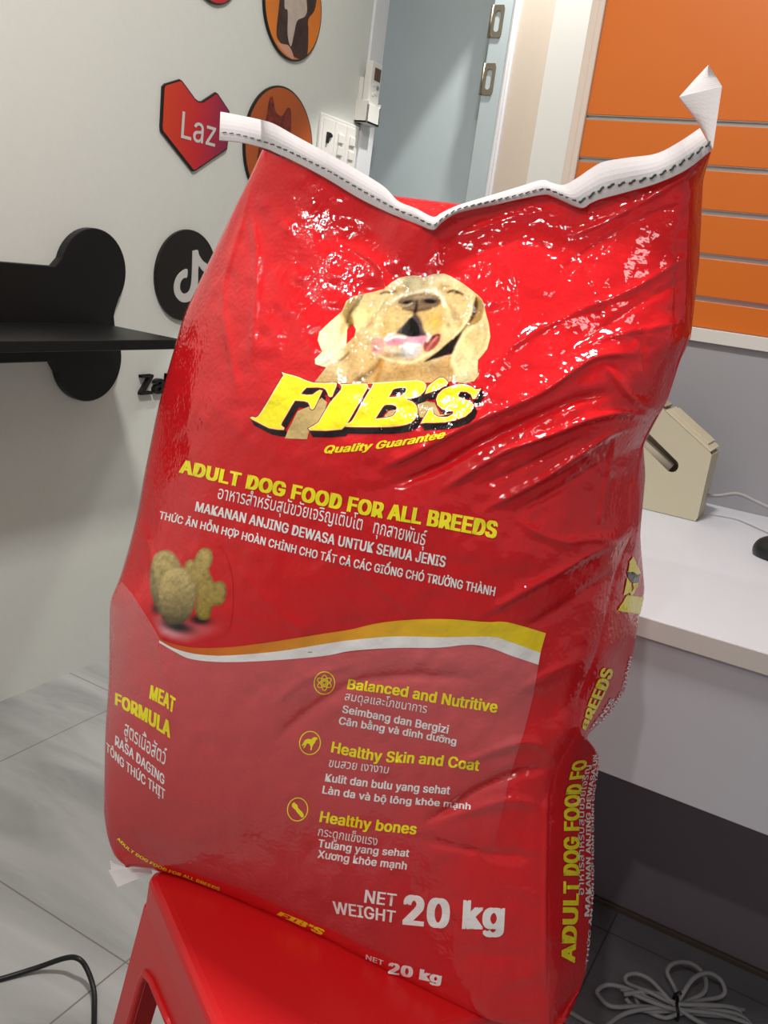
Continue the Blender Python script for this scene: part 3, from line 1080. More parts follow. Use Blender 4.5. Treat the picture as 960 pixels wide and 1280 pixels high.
# folds: polyline (measured on the sack), height mm (towards the viewer), width on its left / right side (looking along it)
FOLDS = [
    ([(470, 590), (520, 566), (590, 530), (640, 509), (680, 490), (719, 463), (748, 446), (800, 442)], 7, 34, 9),
    ([(480, 612), (550, 584), (600, 555), (650, 531), (720, 500), (770, 490)], -9, 22, 20),
    ([(545, 618), (563, 606), (600, 583), (633, 564), (667, 552), (700, 540), (740, 524), (783, 517), (815, 523)], 7, 16, 8),
    ([(590, 612), (640, 590), (690, 566), (740, 540)], -4, 12, 16),
    ([(600, 640), (627, 627), (660, 610), (687, 595), (713, 578), (740, 560), (767, 543), (795, 535)], 8, 20, 7),
    ([(640, 640), (690, 615), (730, 590), (758, 570)], -5, 12, 22),
    ([(770, 540), (764, 575), (752, 632), (748, 665)], 5, 16, 6),
    ([(640, 645), (673, 667), (707, 678), (740, 674), (780, 676)], 5, 18, 10),
    ([(600, 772), (627, 757), (667, 734), (707, 713), (740, 694), (779, 676)], 8, 22, 8),
    ([(640, 790), (690, 765), (735, 735), (770, 712)], -7, 18, 34),
    ([(640, 870), (690, 840), (735, 826)], 6, 20, 26),
    ([(560, 962), (610, 942), (646, 930), (670, 930), (697, 955)], 6, 16, 12),
    ([(525, 1030), (558, 1011), (586, 992), (614, 977), (649, 964), (690, 958)], -10, 9, 16),
    ([(540, 1030), (590, 1012), (640, 1000), (684, 1010)], 7, 14, 26),
    ([(520, 1046), (560, 1056), (610, 1066), (680, 1072)], -6, 14, 24),
    ([(340, 930), (372, 900), (407, 874), (450, 852), (520, 845), (600, 850)], -6, 22, 24),
    ([(330, 890), (380, 850), (450, 828)], 4, 20, 20),
    ([(312, 258), (319, 305), (320, 355), (317, 399), (314, 461)], 5, 18, 10),
    ([(318, 215), (300, 286), (281, 350), (280, 392), (290, 449), (300, 500)], 4, 9, 14),
    ([(380, 470), (420, 440), (455, 405), (480, 372), (470, 330), (420, 300)], 2.5, 10, 12),
    ([(885, 200), (838, 232), (786, 262), (740, 285), (700, 300)], 7, 10, 18),
    ([(870, 250), (800, 275), (740, 310), (690, 350)], -5, 12, 14),
    ([(868, 315), (808, 352), (772, 370), (720, 390), (660, 420), (620, 450)], 5, 10, 16),
    ([(862, 345), (800, 380), (740, 420), (690, 450)], -4, 12, 14),
    ([(862, 400), (815, 410), (770, 418), (700, 440)], 4, 10, 10),
    ([(748, 447), (770, 472), (787, 494), (822, 516)], 5, 10, 10),
    ([(805, 410), (802, 440), (812, 480)], -4, 9, 9),
    ([(555, 302), (602, 285), (638, 271), (690, 262)], 5, 9, 16),
    ([(560, 330), (620, 310), (660, 300), (700, 320)], -4, 14, 14),
    ([(545, 290), (548, 320), (540, 350)], 5, 16, 16),
    ([(460, 252), (500, 275), (540, 300)], 3, 12, 14),
    ([(600, 300), (640, 340), (650, 390), (640, 440)], 3, 14, 10),
    ([(700, 300), (740, 350), (760, 400)], 3, 10, 12),
    ([(172, 640), (188, 690), (200, 760), (205, 820)], 3, 12, 10),
    ([(150, 722), (175, 760), (195, 800), (210, 860), (205, 930)], 3.5, 14, 14),
    ([(200, 560), (240, 520), (260, 470)], 2, 16, 10),
    ([(290, 700), (340, 760), (400, 800)], 2.5, 18, 18),
    ([(380, 720), (430, 700), (480, 740), (520, 770)], 2.5, 20, 18),
    ([(640, 1105), (665, 1120), (690, 1125)], 3, 12, 12),
    ([(560, 1180), (620, 1195), (684, 1190)], -3, 14, 20),
    ([(600, 1250), (640, 1225), (684, 1218)], 5, 14, 12),
]


for _a, _b, _amp, _w1, _w2, _dx in ((.05, .245, 5, 12, 5, -3), (.10, .24, -3.5, 7, 7, -16), (.44, .53, 5, 14, 4, -2), (.83, .985, 4.5, 16, 4, -2)):
    FOLDS.append(([tuple(q) for q in ev(RC, np.linspace(_a, _b, 9)) + np.array([_dx, 0])], _amp / .66, _w2, _w1))


def fold_disp(p):
    p = np.asarray(p, float)
    tot = np.zeros(len(p))
    for pts, amp, wl_, wr_ in FOLDS:
        Q = catmull(pts, 5)
        best = np.full(len(p), 1e9)
        side_ = np.zeros(len(p))
        al = np.zeros(len(p))
        seg = np.linalg.norm(np.diff(Q, axis=0), axis=1)
        cum = np.concatenate([[0], np.cumsum(seg)])
        lo, hi = Q.min(0) - 110, Q.max(0) + 110
        m = ((p > lo) & (p < hi)).all(1)
        if not m.any():
            continue
        pm = p[m]
        bd, bs_, ba = np.full(len(pm), 1e9), np.zeros(len(pm)), np.zeros(len(pm))
        for i in range(len(Q) - 1):
            a, d = Q[i], Q[i + 1] - Q[i]
            l2 = d @ d + 1e-9
            t = np.clip(((pm - a) @ d) / l2, 0, 1)
            r = pm - a - t[:, None] * d
            dd = np.hypot(r[:, 0], r[:, 1])
            cr = d[0] * r[:, 1] - d[1] * r[:, 0]
            k = dd < bd
            bd[k], bs_[k], ba[k] = dd[k], np.sign(cr[k]), cum[i] + t[k] * seg[i]
        # cr > 0 is the right-hand side in image axes (y down)
        w = np.maximum(3.2, .62 * np.where(bs_ > 0, wr_, wl_))
        x = bd / w
        prof = .75 * np.exp(-(np.sqrt(x * x + .02) - .141) * 1.7) + .25 * np.exp(-(x * 2.4) ** 2)
        e = min(40.0, cum[-1] * .4)
        tp = np.clip(np.minimum(ba, cum[-1] - ba) / e, 0, 1)
        tp = .12 + .88 * tp * tp * (3 - 2 * tp)
        tot[m] += amp * prof * tp
    ur = np.clip((450 - p[:, 1]) / 60, 0, 1) * np.clip((p[:, 0] - 500) / 60, 0, 1)
    return tot * .00080 * (1 - .45 * ur)


_nz = rng.normal(size=(34, 26))
_nz2 = rng.normal(size=(90, 70))


def vnoise(tab, p, cell):
    q = np.asarray(p) / cell
    i = np.floor(q).astype(int)
    f = q - i
    f = f * f * (3 - 2 * f)
    H, W_ = tab.shape
    g = lambda a, b: tab[np.mod(i[:, 1] + b, H), np.mod(i[:, 0] + a, W_)]
    return (g(0, 0) * (1 - f[:, 0]) + g(1, 0) * f[:, 0]) * (1 - f[:, 1]) + (g(0, 1) * (1 - f[:, 0]) + g(1, 1) * f[:, 0]) * f[:, 1]


def front_depth(p, st_):
    """distance factor along ray(x,y) of the front of the sack"""
    s, t = st_[:, 0], st_[:, 1]
    d = ray(p[:, 0], p[:, 1])
    D = ((P0 - EYEP) @ NRM) / (d @ NRM)
    ps = 1 - np.abs(2 * s - 1) ** 2.6
    pt = np.clip(t / .36, 0, 1)
    pt = pt * pt * (3 - 2 * pt)
    pb = np.clip((t - .48) / .52, 0, 1)
    pb = 1 - .82 * pb * pb * (3 - 2 * pb)
    off = .098 * ps * pt * pb + .010 * ps
    D = D - off
    q = np.clip((.17 - s) / .17, 0, 1)
    rl = (.022 + .05 * np.clip(t / .4, 0, 1)) * (1 - .75 * np.clip((t - .72) / .28, 0, 1))
    D = D + rl * (1 - np.sqrt(np.clip(1 - q * q, 0, 1)))
    q = np.clip((t - .84) / .16, 0, 1)
    D = D + (1 - np.sqrt(np.clip(1 - q * q, 0, 1))) * np.interp(s, *ROLL_TAB)
    lo_ = np.clip((t - .5) / .4, 0, 1)
    D = D - .026 * s ** 3 * lo_ - .034 * (1 - s) ** 4 * lo_
    q = np.clip((s - .95) / .05, 0, 1)
    D = D + .008 * q * q
    # seam pinch: the V fold tips towards the viewer
    D = D - .022 * np.exp(-((s - .375) / .09) ** 2) * np.exp(-(t / .10) ** 2)
    edge = np.clip(np.minimum(s / .03, 1), 0, 1) * np.clip((1 - t) / .03, 0, 1) * (.25 + .75 * np.clip(t / .03, 0, 1))
    w = fold_disp(p) + .0010 * vnoise(_nz, p, 46) + .0006 * vnoise(_nz2, p, 15)
    D = D - w * edge
    # it cannot sink into the seat
    return np.minimum(D, np.where(d[:, 2] < -.2, (SEAT_Z + .0012 - EYE) / np.minimum(d[:, 2], -.2), 9.0))


def to3d(p, D):
    return EYEP + D[:, None] * ray(p[:, 0], p[:, 1])


# the underside curls back until it meets the seat
ROLL_TAB = ([0, 1], [0, 0])
_s = np.linspace(0, 1, 60)
_p = ev(BC, _s)
_d0 = front_depth(_p, np.stack([_s, np.ones(60)], 1))
_rb = ray(_p[:, 0], _p[:, 1])
_ds = (SEAT_Z + .0015 - EYE) / _rb[:, 2]
_k = np.clip(_ds - _d0, .012, .12)
ROLL_TAB = (_s, _k)

NS, NT = 210, 320
sv = np.linspace(0, 1, NS + 1)
sv = np.where(sv < .5, .5 * (2 * sv) ** 1.15, sv)
tv = np.linspace(0, 1, NT + 1)
tv = np.where(tv > .5, 1 - .5 * (2 * (1 - tv)) ** 1.12, tv)
GS, GT = np.meshgrid(sv, tv)
GP = coons(GS, GT).reshape(-1, 2)
GST = np.stack([GS.ravel(), GT.ravel()], 1)
GD = front_depth(GP, GST)
G3 = to3d(GP, GD).reshape(NT + 1, NS + 1, 3)

# gusset on the right: crease -> outline
NG = 26


def gusset_depth(g, t, Dc, wpx):
    dep = np.clip(wpx / 55.0, .02, 1.15) * .098
    return Dc + dep * (g ** 1.15) - .010 * np.sin(math.pi * g) * np.clip(wpx / 55.0, 0, 1)


DC = front_depth(ev(RC, tv), np.stack([np.ones(NT + 1), tv], 1))


def gusset_pt(g, t):
    g, t = np.asarray(g, float), np.asarray(t, float)
    a, b = ev(RC, t), ev(OC, t)
    p = a + (b - a) * g[:, None]
    D = gusset_depth(g, t, np.interp(t, tv, DC), np.linalg.norm(b - a, axis=1))
    D = D - .0012 * vnoise(_nz, np.stack([g * 60, t * 900], 1) + 500, 30) * np.sin(math.pi * g)
    d = ray(p[:, 0], p[:, 1])
    D = np.minimum(D, np.where(d[:, 2] < -.2, (SEAT_Z + .0012 - EYE) / np.minimum(d[:, 2], -.2), 9.0))
    return p, D


gv = np.linspace(0, 1, NG + 1)[1:]
GG, GTT = np.meshgrid(gv, tv)
gp, gd = gusset_pt(GG.ravel(), GTT.ravel())
U3 = to3d(gp, gd).reshape(NT + 1, NG, 3)

# hidden back: a loop from the gusset outline round to the left outline
NB = 30
bvv = np.linspace(0, 1, NB + 2)[1:-1]
th_t = np.interp(tv, [0, .05, .2, .45, .9, 1], [.004, .035, .085, .11, .10, .07])
B3 = np.zeros((NT + 1, NB, 3))
for i in range(NT + 1):
    p0, p3 = U3[i, -1], G3[i, 0]
    hgt = th_t[i]
    p1 = p0 + E2 * hgt * .8 - E1 * (.02 * min(1, tv[i] * 8) + .04 * max(0, tv[i] - .8) / .2)
    p2 = p3 + E2 * hgt * 1.45 + E1 * .01 * min(1, tv[i] * 8)
    t = bvv[:, None]
    B3[i] = (1 - t) ** 3 * p0 + 3 * (1 - t) ** 2 * t * p1 + 3 * (1 - t) * t * t * p2 + t ** 3 * p3
    # at the seam the back lies along the front's edge, then bulges up behind the V fold
    k = max(0.0, 1 - tv[i] / .05)
    if k > 0:
        sb = 1 - bvv
        fr = np.stack([np.interp(sb, sv, G3[i, :, c]) for c in range(3)], 1) + E2 * (.002 + .03 * tv[i] / .05)
        kk = k * k * (3 - 2 * k)
        B3[i] = B3[i] * (1 - kk) + fr * kk
    sb = 1 - bvv
    B3[i, :, 2] -= .020 * np.exp(-((sb - .52) / .22) ** 2) * max(0, 1 - tv[i] / .2) * min(1, tv[i] / .02)
    hump = np.sin(np.clip(tv[i] / .16, 0, 1) * math.pi) ** .8 if 0 < tv[i] < .16 else 0
    B3[i] += (np.exp(-((sb - .40) / .13) ** 2) * hump)[:, None] * (np.array([0, 0, .006]) + E2 * .02)

low = SEAT_Z + .0004
ring = np.concatenate([G3, U3, B3], 1)
W_ = ring.shape[1]
ring[:, :, 2] = np.maximum(ring[:, :, 2], low)
Vb = list(ring.reshape(-1, 3))
Fb = []
for i in range(NT):
    for j in range(W_):
        j2 = (j + 1) % W_
        a, b, c, d = i * W_ + j, i * W_ + j2, (i + 1) * W_ + j2, (i + 1) * W_ + j
        Fb.append((a, d, c, b))
# underside: its own vertices (a sharp turn), running straight back from the front edge to the back edge
loop3 = ring[-1]
cb = loop3.mean(0)
fr_ = loop3[:NS + 1]
bk_ = np.vstack([loop3[NS:NS + 1], loop3[NS + 1:], loop3[:1]])[::-1]
sl_ = np.concatenate([[0], np.cumsum(np.linalg.norm(np.diff(bk_, axis=0), axis=1))])
sf_ = np.concatenate([[0], np.cumsum(np.linalg.norm(np.diff(fr_, axis=0), axis=1))])
bk_ = np.stack([np.interp(sf_ / sf_[-1] * sl_[-1], sl_, bk_[:, c]) for c in range(3)], 1)
b0_ = len(Vb)
NU = 12
for k in range(NU + 1):
    f = k / NU
    for j in range(NS + 1):
        q = fr_[j] * (1 - f) + bk_[j] * f
        if 0 < k < NU:
            q[2] = low
        Vb.append(q)
for k in range(NU):
    for j in range(NS):
        a = b0_ + k * (NS + 1) + j
        Fb.append((a, a + NS + 1, a + NS + 2, a + 1))

bag_base = np.array([cb[0], cb[1], SEAT_Z])
bag = empty('dog_food_sack', tuple(bag_base), 'large glossy red sack of dog food standing on the red plastic stool', 'sack')
body = mesh_obj('sack_body', Vb, Fb, M['bag'], bag, True)
# ------------------------------------------------------------------ prints lying on the sack
def bisect_grid(V, Fs, step):
    """cut a flat mesh along a square grid so that it can follow the folds"""
    bm = bmesh.new()
    vs = [bm.verts.new((float(p[0]), float(p[1]), 0)) for p in V]
    for f in Fs:
        try:
            bm.faces.new([vs[i] for i in f])
        except ValueError:
            pass
    bmesh.ops.triangulate(bm, faces=bm.faces[:])
    lo, hi = np.asarray(V).min(0), np.asarray(V).max(0)
    for ax in (0, 1):
        no = (1, 0, 0) if ax == 0 else (0, 1, 0)
        for c in np.arange(math.floor(lo[ax] / step) * step + step, hi[ax], step):
            co = (c, 0, 0) if ax == 0 else (0, c, 0)
            bmesh.ops.bisect_plane(bm, geom=bm.verts[:] + bm.edges[:] + bm.faces[:], dist=1e-5, plane_co=co, plane_no=no)
    bm.verts.index_update()
    V2 = np.array([v.co[:2] for v in bm.verts])
    F2 = [tuple(v.index for v in f.verts) for f in bm.faces]
    bm.free()
    return V2, F2


def put_front(V, off):
    st_ = inv_coons(V)
    D = front_depth(V, st_)
    return to3d(V, D - off * .001)


def orient(W, Fs):
    """faces towards the viewer"""
    out = []
    for f in Fs:
        n = np.cross(W[f[1]] - W[f[0]], W[f[2]] - W[f[0]])
        out.append(f if n @ FW < 0 else f[::-1])
    return out


def vcol(o, C):
    at = o.data.attributes.new('Col', 'FLOAT_COLOR', 'POINT')
    A = np.ones((len(C), 4))
    A[:, :3] = C
    at.data.foreach_set('color', A.ravel())


def decal(name, polys, mat, off, step=6, offset=0.0, painter=None, parent=None):
    V, Fs = curve_mesh(polys, offset)
    V, Fs = bisect_grid(V, Fs, step)
    W = put_front(V, off)
    o = mesh_obj(name, W, orient(W, Fs), mat, parent or bag, True)
    if painter is not None:
        vcol(o, painter(V))
    return o


def path_at(P, t):
    P = np.asarray(P, float)
    if len(P) > 2:
        P = catmull(P, 12)
    seg = np.linalg.norm(np.diff(P, axis=0), axis=1)
    c = np.concatenate([[0], np.cumsum(seg)])
    c /= c[-1]
    return np.stack([np.interp(t, c, P[:, 0]), np.interp(t, c, P[:, 1])], 1)


def text_on(name, s, base, cap0, cap1, mat, bold=.02, shear=0.0, off=.72, step=5, parent=None, put=None, space=1.0):
    """text whose baseline follows `base` (points on the sack); cap0, cap1 = capital-height vectors at its ends"""
    V, Fs = text_mesh(s, bold, shear, space=space)
    V, Fs = bisect_grid(V * 20, Fs, step)
    V, Fs, ly = embolden(V / 20, Fs, bold)
    x0, x1 = V[:, 0].min(), V[:, 0].max()
    t = (V[:, 0] - x0) / (x1 - x0)
    up = np.asarray(cap0) * (1 - t)[:, None] + np.asarray(cap1) * t[:, None]
    P = path_at(base, t) + up * (V[:, 1] / CAP)[:, None]
    W = (put or put_front)(P, off + ly * .04)
    return mesh_obj(name, W, orient(W, Fs), mat, parent or bag, True)


def poly_dist(P, poly):
    """signed distance, positive inside"""
    poly = np.asarray(poly, float)
    n = len(poly)
    d = np.full(len(P), 1e9)
    ins = np.zeros(len(P), bool)
    for i in range(n):
        a, b = poly[i], poly[(i + 1) % n]
        e = b - a
        w = P - a
        t = np.clip((w @ e) / (e @ e + 1e-9), 0, 1)
        r = w - t[:, None] * e
        d = np.minimum(d, np.hypot(r[:, 0], r[:, 1]))
        c = (a[1] > P[:, 1]) != (b[1] > P[:, 1])
        with np.errstate(divide='ignore', invalid='ignore'):
            xi = (b[0] - a[0]) * (P[:, 1] - a[1]) / (b[1] - a[1] + 1e-12) + a[0]
        ins ^= c & (P[:, 0] < xi)
    return np.where(ins, d, -d)


class Paint:
    def __init__(self, P, base):
        self.P = P
        self.C = np.tile(lin(base), (len(P), 1))

    def mix(self, a, col):
        a = np.clip(a, 0, 1)[:, None]
        self.C = self.C * (1 - a) + lin(col) * a

    def poly(self, pts, col, soft=1.5, k=1.0, smooth=True):
        if smooth:
            q = np.asarray(pts, float)
            pts = catmull(np.vstack([q[-1:], q, q[:1]]), 4)[4:]
        d = poly_dist(self.P, pts)
        self.mix(k * np.clip(.5 + d / (1.3 * soft), 0, 1), col)

    def blob(self, x, y, rx, ry, col, k=1.0, rot=0.0, p=2.0):
        a = math.radians(rot)
        dx, dy = self.P[:, 0] - x, self.P[:, 1] - y
        u = (dx * math.cos(a) + dy * math.sin(a)) / rx
        v = (-dx * math.sin(a) + dy * math.cos(a)) / ry
        self.mix(k * np.exp(-.5 * (u * u + v * v) ** (p / 2) * 1.6), col)

    def line(self, pts, col, w=1.2, k=1.0):
        q = catmull(pts, 6) if len(pts) > 2 else np.asarray(pts, float)
        d = np.full(len(self.P), 1e9)
        for i in range(len(q) - 1):
            e = q[i + 1] - q[i]
            t = np.clip(((self.P - q[i]) @ e) / (e @ e + 1e-9), 0, 1)
            r = self.P - q[i] - t[:, None] * e
            d = np.minimum(d, np.hypot(r[:, 0], r[:, 1]))
        self.mix(k * np.exp(-(d / w) ** 2), col)

    def grain(self, cell, amp, stretch=(1, 1)):
        n = vnoise(_nz2, self.P * np.array(stretch) + 37, cell)
        self.C = np.clip(self.C * (1 + amp * n)[:, None], 0, 1)


# pale panel with its soft vertical fade (part of the print)
panel = [(673, 831), (640, 820), (613, 810), (586, 806), (548, 809.6), (494, 810), (440, 814.5), (405, 820), (349, 825), (298, 827.5), (264, 827), (236, 823), (216.6, 813.7), (203, 804), (195, 790), (180, 765), (165, 742), (152, 727), (142, 741), (139, 752)]
panel += [tuple(p) for p in ev(LC, np.linspace(.655, .972, 26)) + np.array([.5, 0])]
panel += [(200, 1078), (300, 1110), (420, 1165), (480, 1195), (560, 1230), (600, 1240), (606, 1150), (618, 1060), (636, 975), (642, 955), (655, 915), (667, 868)]


def paint_panel(P):
    C = np.zeros((len(P), 3))
    row = P[:, 1] - .16 * (P[:, 0] - 420)
    k = np.clip((row - 800) / 330, 0, 1)[:, None] ** .8
    top, bot = lin((216, 98, 102)), lin((188, 50, 54))
    C = top * (1 - k) + bot * k
    # towards the lower right the panel dissolves into the plain red
    f = np.clip((row - 900) / 160, 0, 1) * np.clip((P[:, 0] - 470) / 120, 0, 1)
    f = np.clip(f, 0, 1)[:, None]
    return C * (1 - f) + lin(RED) * f


decal('pale_panel', [panel], M['pic'], .42, 3.5, painter=paint_panel)

# swoosh
sw_top = [(198, 797.7), (214, 804), (236, 809), (264, 810), (298, 808), (349, 801), (405, 792), (440, 786.6), (472.5, 779), (516, 774.5), (562, 774), (608, 777.5), (635, 778), (682.4, 791.4)]
sw_mid = [(199, 800.4), (216.6, 810), (239, 816.5), (264, 819.3), (292.5, 819), (349, 814), (405, 805), (440, 800), (494, 795.5), (554, 796.6), (613, 796), (635, 801.5), (675.6, 816)]
sw_bot = [(199, 803.3), (216.6, 813.7), (236, 823), (264, 827), (298, 827.5), (349, 825), (405, 820), (440, 813.6), (494, 810), (548, 809.6), (586, 806), (613, 810), (640, 820), (673, 831)]


def paint_swoosh(P):
    k = np.clip((P[:, 0] - 200) / 260, 0, 1)[:, None]
    C = lin((212, 80, 26)) * (1 - k) + lin((240, 172, 44)) * k
    k2 = np.clip((P[:, 0] - 450) / 170, 0, 1)[:, None]
    return C * (1 - k2) + lin((246, 214, 34)) * k2


S1, S2, S3 = catmull(sw_top, 5), catmull(sw_mid, 5), catmull(sw_bot, 5)
S1[-1], S2[-1], S3[-1] = sw_top[-1], sw_mid[-1], sw_bot[-1]
decal('swoosh_yellow_band', [list(map(tuple, S1)) + list(map(tuple, S2[::-1]))], M['pic'], .85, 5, painter=paint_swoosh)
decal('swoosh_white_band', [list(map(tuple, S2)) + list(map(tuple, S3[::-1]))], M['p_white'], .87, 5)

# dog portrait
dog_out = [(393, 478), (408, 459), (402.5, 458), (394, 455), (393.5, 449), (402.5, 439.5), (397, 425), (399, 415), (407, 407), (415, 400), (427.5, 389), (433, 376), (442.5, 370), (454, 367.5), (468, 364.5), (480, 361), (490, 352.5), (500, 347), (508, 345.4), (516, 344.2), (523, 345), (529, 347.2), (541, 342.7), (555, 342), (563, 345), (570, 349), (579, 354.5), (587.5, 361), (597.5, 369), (602, 373.5), (605, 379.5), (607, 390), (611, 405), (613, 421), (609, 436), (603, 444), (597.5, 450), (597, 460), (597.5, 470), (592.5, 476.5), (580, 479), (565, 477), (500, 480), (440, 480)]
gap = [(441, 405), (445, 412), (443, 420), (438, 425.5), (433, 430), (433.5, 420), (434, 412), (437, 408)]


def paint_dog(P):
    A = Paint(P, (216, 186, 128))
    # chest and neck
    A.poly([(393, 480), (408, 459), (430, 445), (442, 425), (470, 440), (500, 455), (540, 455), (566, 440), (570, 482), (400, 482)], (204, 166, 108), 4, smooth=False)
    A.blob(425, 462, 14, 9, (226, 196, 138), .8, -25)
    A.blob(455, 440, 9, 20, (222, 190, 132), .7, 12)
    A.line([(478, 446), (470, 458), (458, 468), (448, 474)], (126, 92, 52), 4, .7)
    A.line([(436, 441), (430, 447), (424, 451)], (120, 88, 54), 1.6, .7)
    A.line([(478, 452), (474, 466), (470, 476)], (186, 130, 62), 3, .8)
    A.blob(500, 466, 20, 8, (170, 132, 80), .8, -20)
    A.blob(550, 462, 18, 9, (178, 140, 90), .8, -20)
    # dark band between jaw and right ear
    A.poly([(592, 372), (596, 380), (590, 398), (582, 410), (578, 416), (572, 432), (566, 442), (556, 447), (540, 450), (530, 452), (546, 440), (560, 428), (576, 414), (586, 400), (589, 388)], (84, 62, 38), 2)
    A.line([(540, 451), (556, 446), (565, 444)], (214, 184, 140), 1.4, .8)
    # right ear
    A.poly([(593, 371), (600, 373), (605, 380), (606.5, 390), (604, 398), (597, 404), (585, 408), (589, 394), (591, 383)], (176, 140, 84), 2.2)
    A.poly([(594, 372), (597, 376), (597, 386), (592, 398), (586, 405), (589, 394)], (104, 78, 46), 2)
    A.poly([(605, 385), (611, 404), (613.5, 420), (609, 437), (598, 450), (597.5, 470), (592, 477), (574, 476), (567, 462), (563, 452), (567, 440), (575, 424), (584, 411), (598, 404), (603, 396)], (222, 196, 140), 2.0)
    A.line([(566, 452), (570, 436), (580, 418), (592, 408)], (238, 216, 164), 2, .8)
    A.line([(599, 410), (598, 425), (596, 440)], (188, 158, 100), 3, .5)
    A.line([(606, 405), (607, 420), (602, 436)], (186, 158, 104), 3, .5)
    A.blob(588, 424, 8, 10, (206, 172, 112), .7)
    A.blob(582, 462, 10, 9, (232, 214, 166), .6)
    # left ear
    A.poly([(454, 367.5), (442, 370), (433, 376), (427.5, 389), (415, 400), (399, 415), (396, 425), (402, 440), (393, 449), (394, 455), (402, 459), (418, 452), (428, 441), (433.5, 427), (434, 412), (437, 400), (444, 385), (453, 374)], (240, 222, 168), 1.2)
    A.blob(407, 449, 12, 8, (255, 244, 206), .9, -20)
    A.blob(406, 425, 8, 8, (252, 238, 190), .7)
    A.blob(420, 420, 8, 9, (246, 230, 176), .6)
    A.line([(428, 392), (431, 402), (428, 414)], (208, 172, 100), 4, .8)
    A.poly([(454, 368), (442, 371), (433, 378), (428, 390), (432, 402), (436, 410), (434.5, 400), (440, 388), (449, 378)], (170, 138, 84), 2)
    A.line([(453, 369), (450, 376), (443, 384), (438, 392), (435, 402)], (82, 62, 38), 3.0, .9)
    A.poly([(436, 398), (441, 396), (443, 404), (440, 408), (436, 412)], (128, 96, 46), 2)
    A.line([(452, 368), (442, 371), (434, 377), (430, 386)], (214, 190, 136), 1.5, .7)
    # skull
    A.poly([(455, 368), (480, 361), (490, 352), (506, 345.5), (529, 347), (541, 342), (555, 342), (570, 349), (588, 361), (594, 371), (590, 384), (588, 394), (580, 408), (568, 420), (556, 430), (545, 440), (525, 447), (500, 448), (485, 444), (468, 440), (460, 428), (448, 415), (443, 402), (446, 388)], (220, 192, 136), 1.6)
    A.blob(512, 353, 22, 9, (240, 222, 176), .9)
    A.blob(548, 350, 20, 9, (238, 220, 172), .9)
    A.line([(528, 348), (530, 358), (526, 364)], (214, 184, 128), 3, .5)
    A.blob(500, 361, 11, 4, (196, 154, 98), .7, -10)
    A.blob(556, 359, 12, 5, (192, 150, 92), .85, 8)
    A.blob(568, 372, 14, 8, (204, 168, 108), .7, 20)
    A.blob(462, 385, 12, 14, (236, 208, 140), .8)
    A.blob(450, 398, 7, 8, (250, 226, 150), .8)
    A.blob(470, 378, 16, 6, (228, 202, 144), .7, -12)
    A.line([(476, 367), (482, 365), (489, 365.5), (495, 364)], (122, 90, 58), 1.5, .9)
    A.line([(560, 365.5), (566, 363), (572, 364.5), (578, 368)], (92, 66, 36), 1.6, .95)
    A.blob(569.5, 365.5, 4.2, 1.5, (58, 46, 30), .95, 12)
    A.blob(568, 364.8, 1.4, .8, (210, 196, 150), .8)
    A.line([(554, 362), (564, 360), (574, 362), (584, 368)], (232, 206, 150), 1.3, .7)
    A.blob(578, 392, 6, 13, (210, 176, 112), .6, 15)
    for a in range(4):
        A.line([(558 + 5 * a, 376 + 5 * a), (564 + 4 * a, 388 + 5 * a), (566 + 3 * a, 400 + 4 * a)], (172, 134, 78), 1.5, .55)
    A.blob(560, 406, 3, 3, (128, 100, 60), .6)
    A.line([(589, 375), (590, 385), (586, 397), (578, 408), (566, 422)], (238, 218, 166), 1.4, .8)
    # muzzle
    A.poly([(482, 392), (486, 378), (496, 369), (512, 365), (530, 361), (545, 363), (555, 372), (558, 385), (557, 398), (550, 412), (541, 420), (528, 408), (516, 392), (506, 405), (494, 420), (480, 424), (474, 410)], (206, 172, 112), 2.2)
    A.line([(488, 378), (500, 370), (514, 366.5), (530, 362.5), (543, 364), (552, 371), (556, 382)], (246, 232, 196), 2.4, .95)
    A.line([(490, 372), (480, 385), (472, 396), (470, 408)], (240, 218, 164), 2.2, .6)
    A.blob(492, 396, 10, 14, (224, 194, 132), .7, 25)
    A.blob(487, 410, 9, 8, (214, 182, 116), .7)
    A.blob(544, 402, 8, 9, (232, 184, 88), .8)
    A.blob(462, 405, 5, 4, (190, 140, 84), .7)
    A.line([(446, 408), (450, 416), (456, 404), (462, 402)], (244, 222, 164), 1.8, .6)
    # nose
    A.poly([(497, 379), (501, 373.5), (510, 370.5), (520, 368), (531, 366.5), (541, 368), (549, 373), (551, 379), (544, 384), (534, 386), (526, 388), (519, 391), (512, 387), (502, 384)], (140, 114, 84), 2.0)
    A.blob(526, 371, 16, 3.5, (178, 152, 114), .8, -6)
    A.blob(510, 377.8, 7, 2.4, (66, 48, 42), .98, -14, 3)
    A.blob(537.5, 376.5, 9, 3, (64, 46, 42), .98, 2, 3)
    A.line([(500, 381), (508, 382), (515, 379)], (206, 182, 140), 1.2, .7)
    A.line([(521, 377), (520, 386), (518, 392)], (78, 60, 44), 2.2, .9)
    A.line([(504, 386), (514, 388), (526, 388), (538, 385.5)], (96, 76, 54), 1.7, .8)
    # open mouth
    A.poly([(518, 392), (526, 400), (530, 412), (534, 420), (520, 422), (500, 418), (496, 415), (506, 404)], (108, 90, 74), 2.5)
    A.poly([(512, 398), (520, 402), (524, 411), (524, 420), (512, 421), (502, 414)], (54, 50, 50), 2.0)
    A.poly([(480, 424), (490, 418), (505, 421), (520, 421), (532, 420), (534, 427), (526, 432), (508, 431), (494, 432), (484, 432)], (224, 150, 158), 1.8)
    A.blob(518, 425, 6, 3, (242, 176, 184), .8)
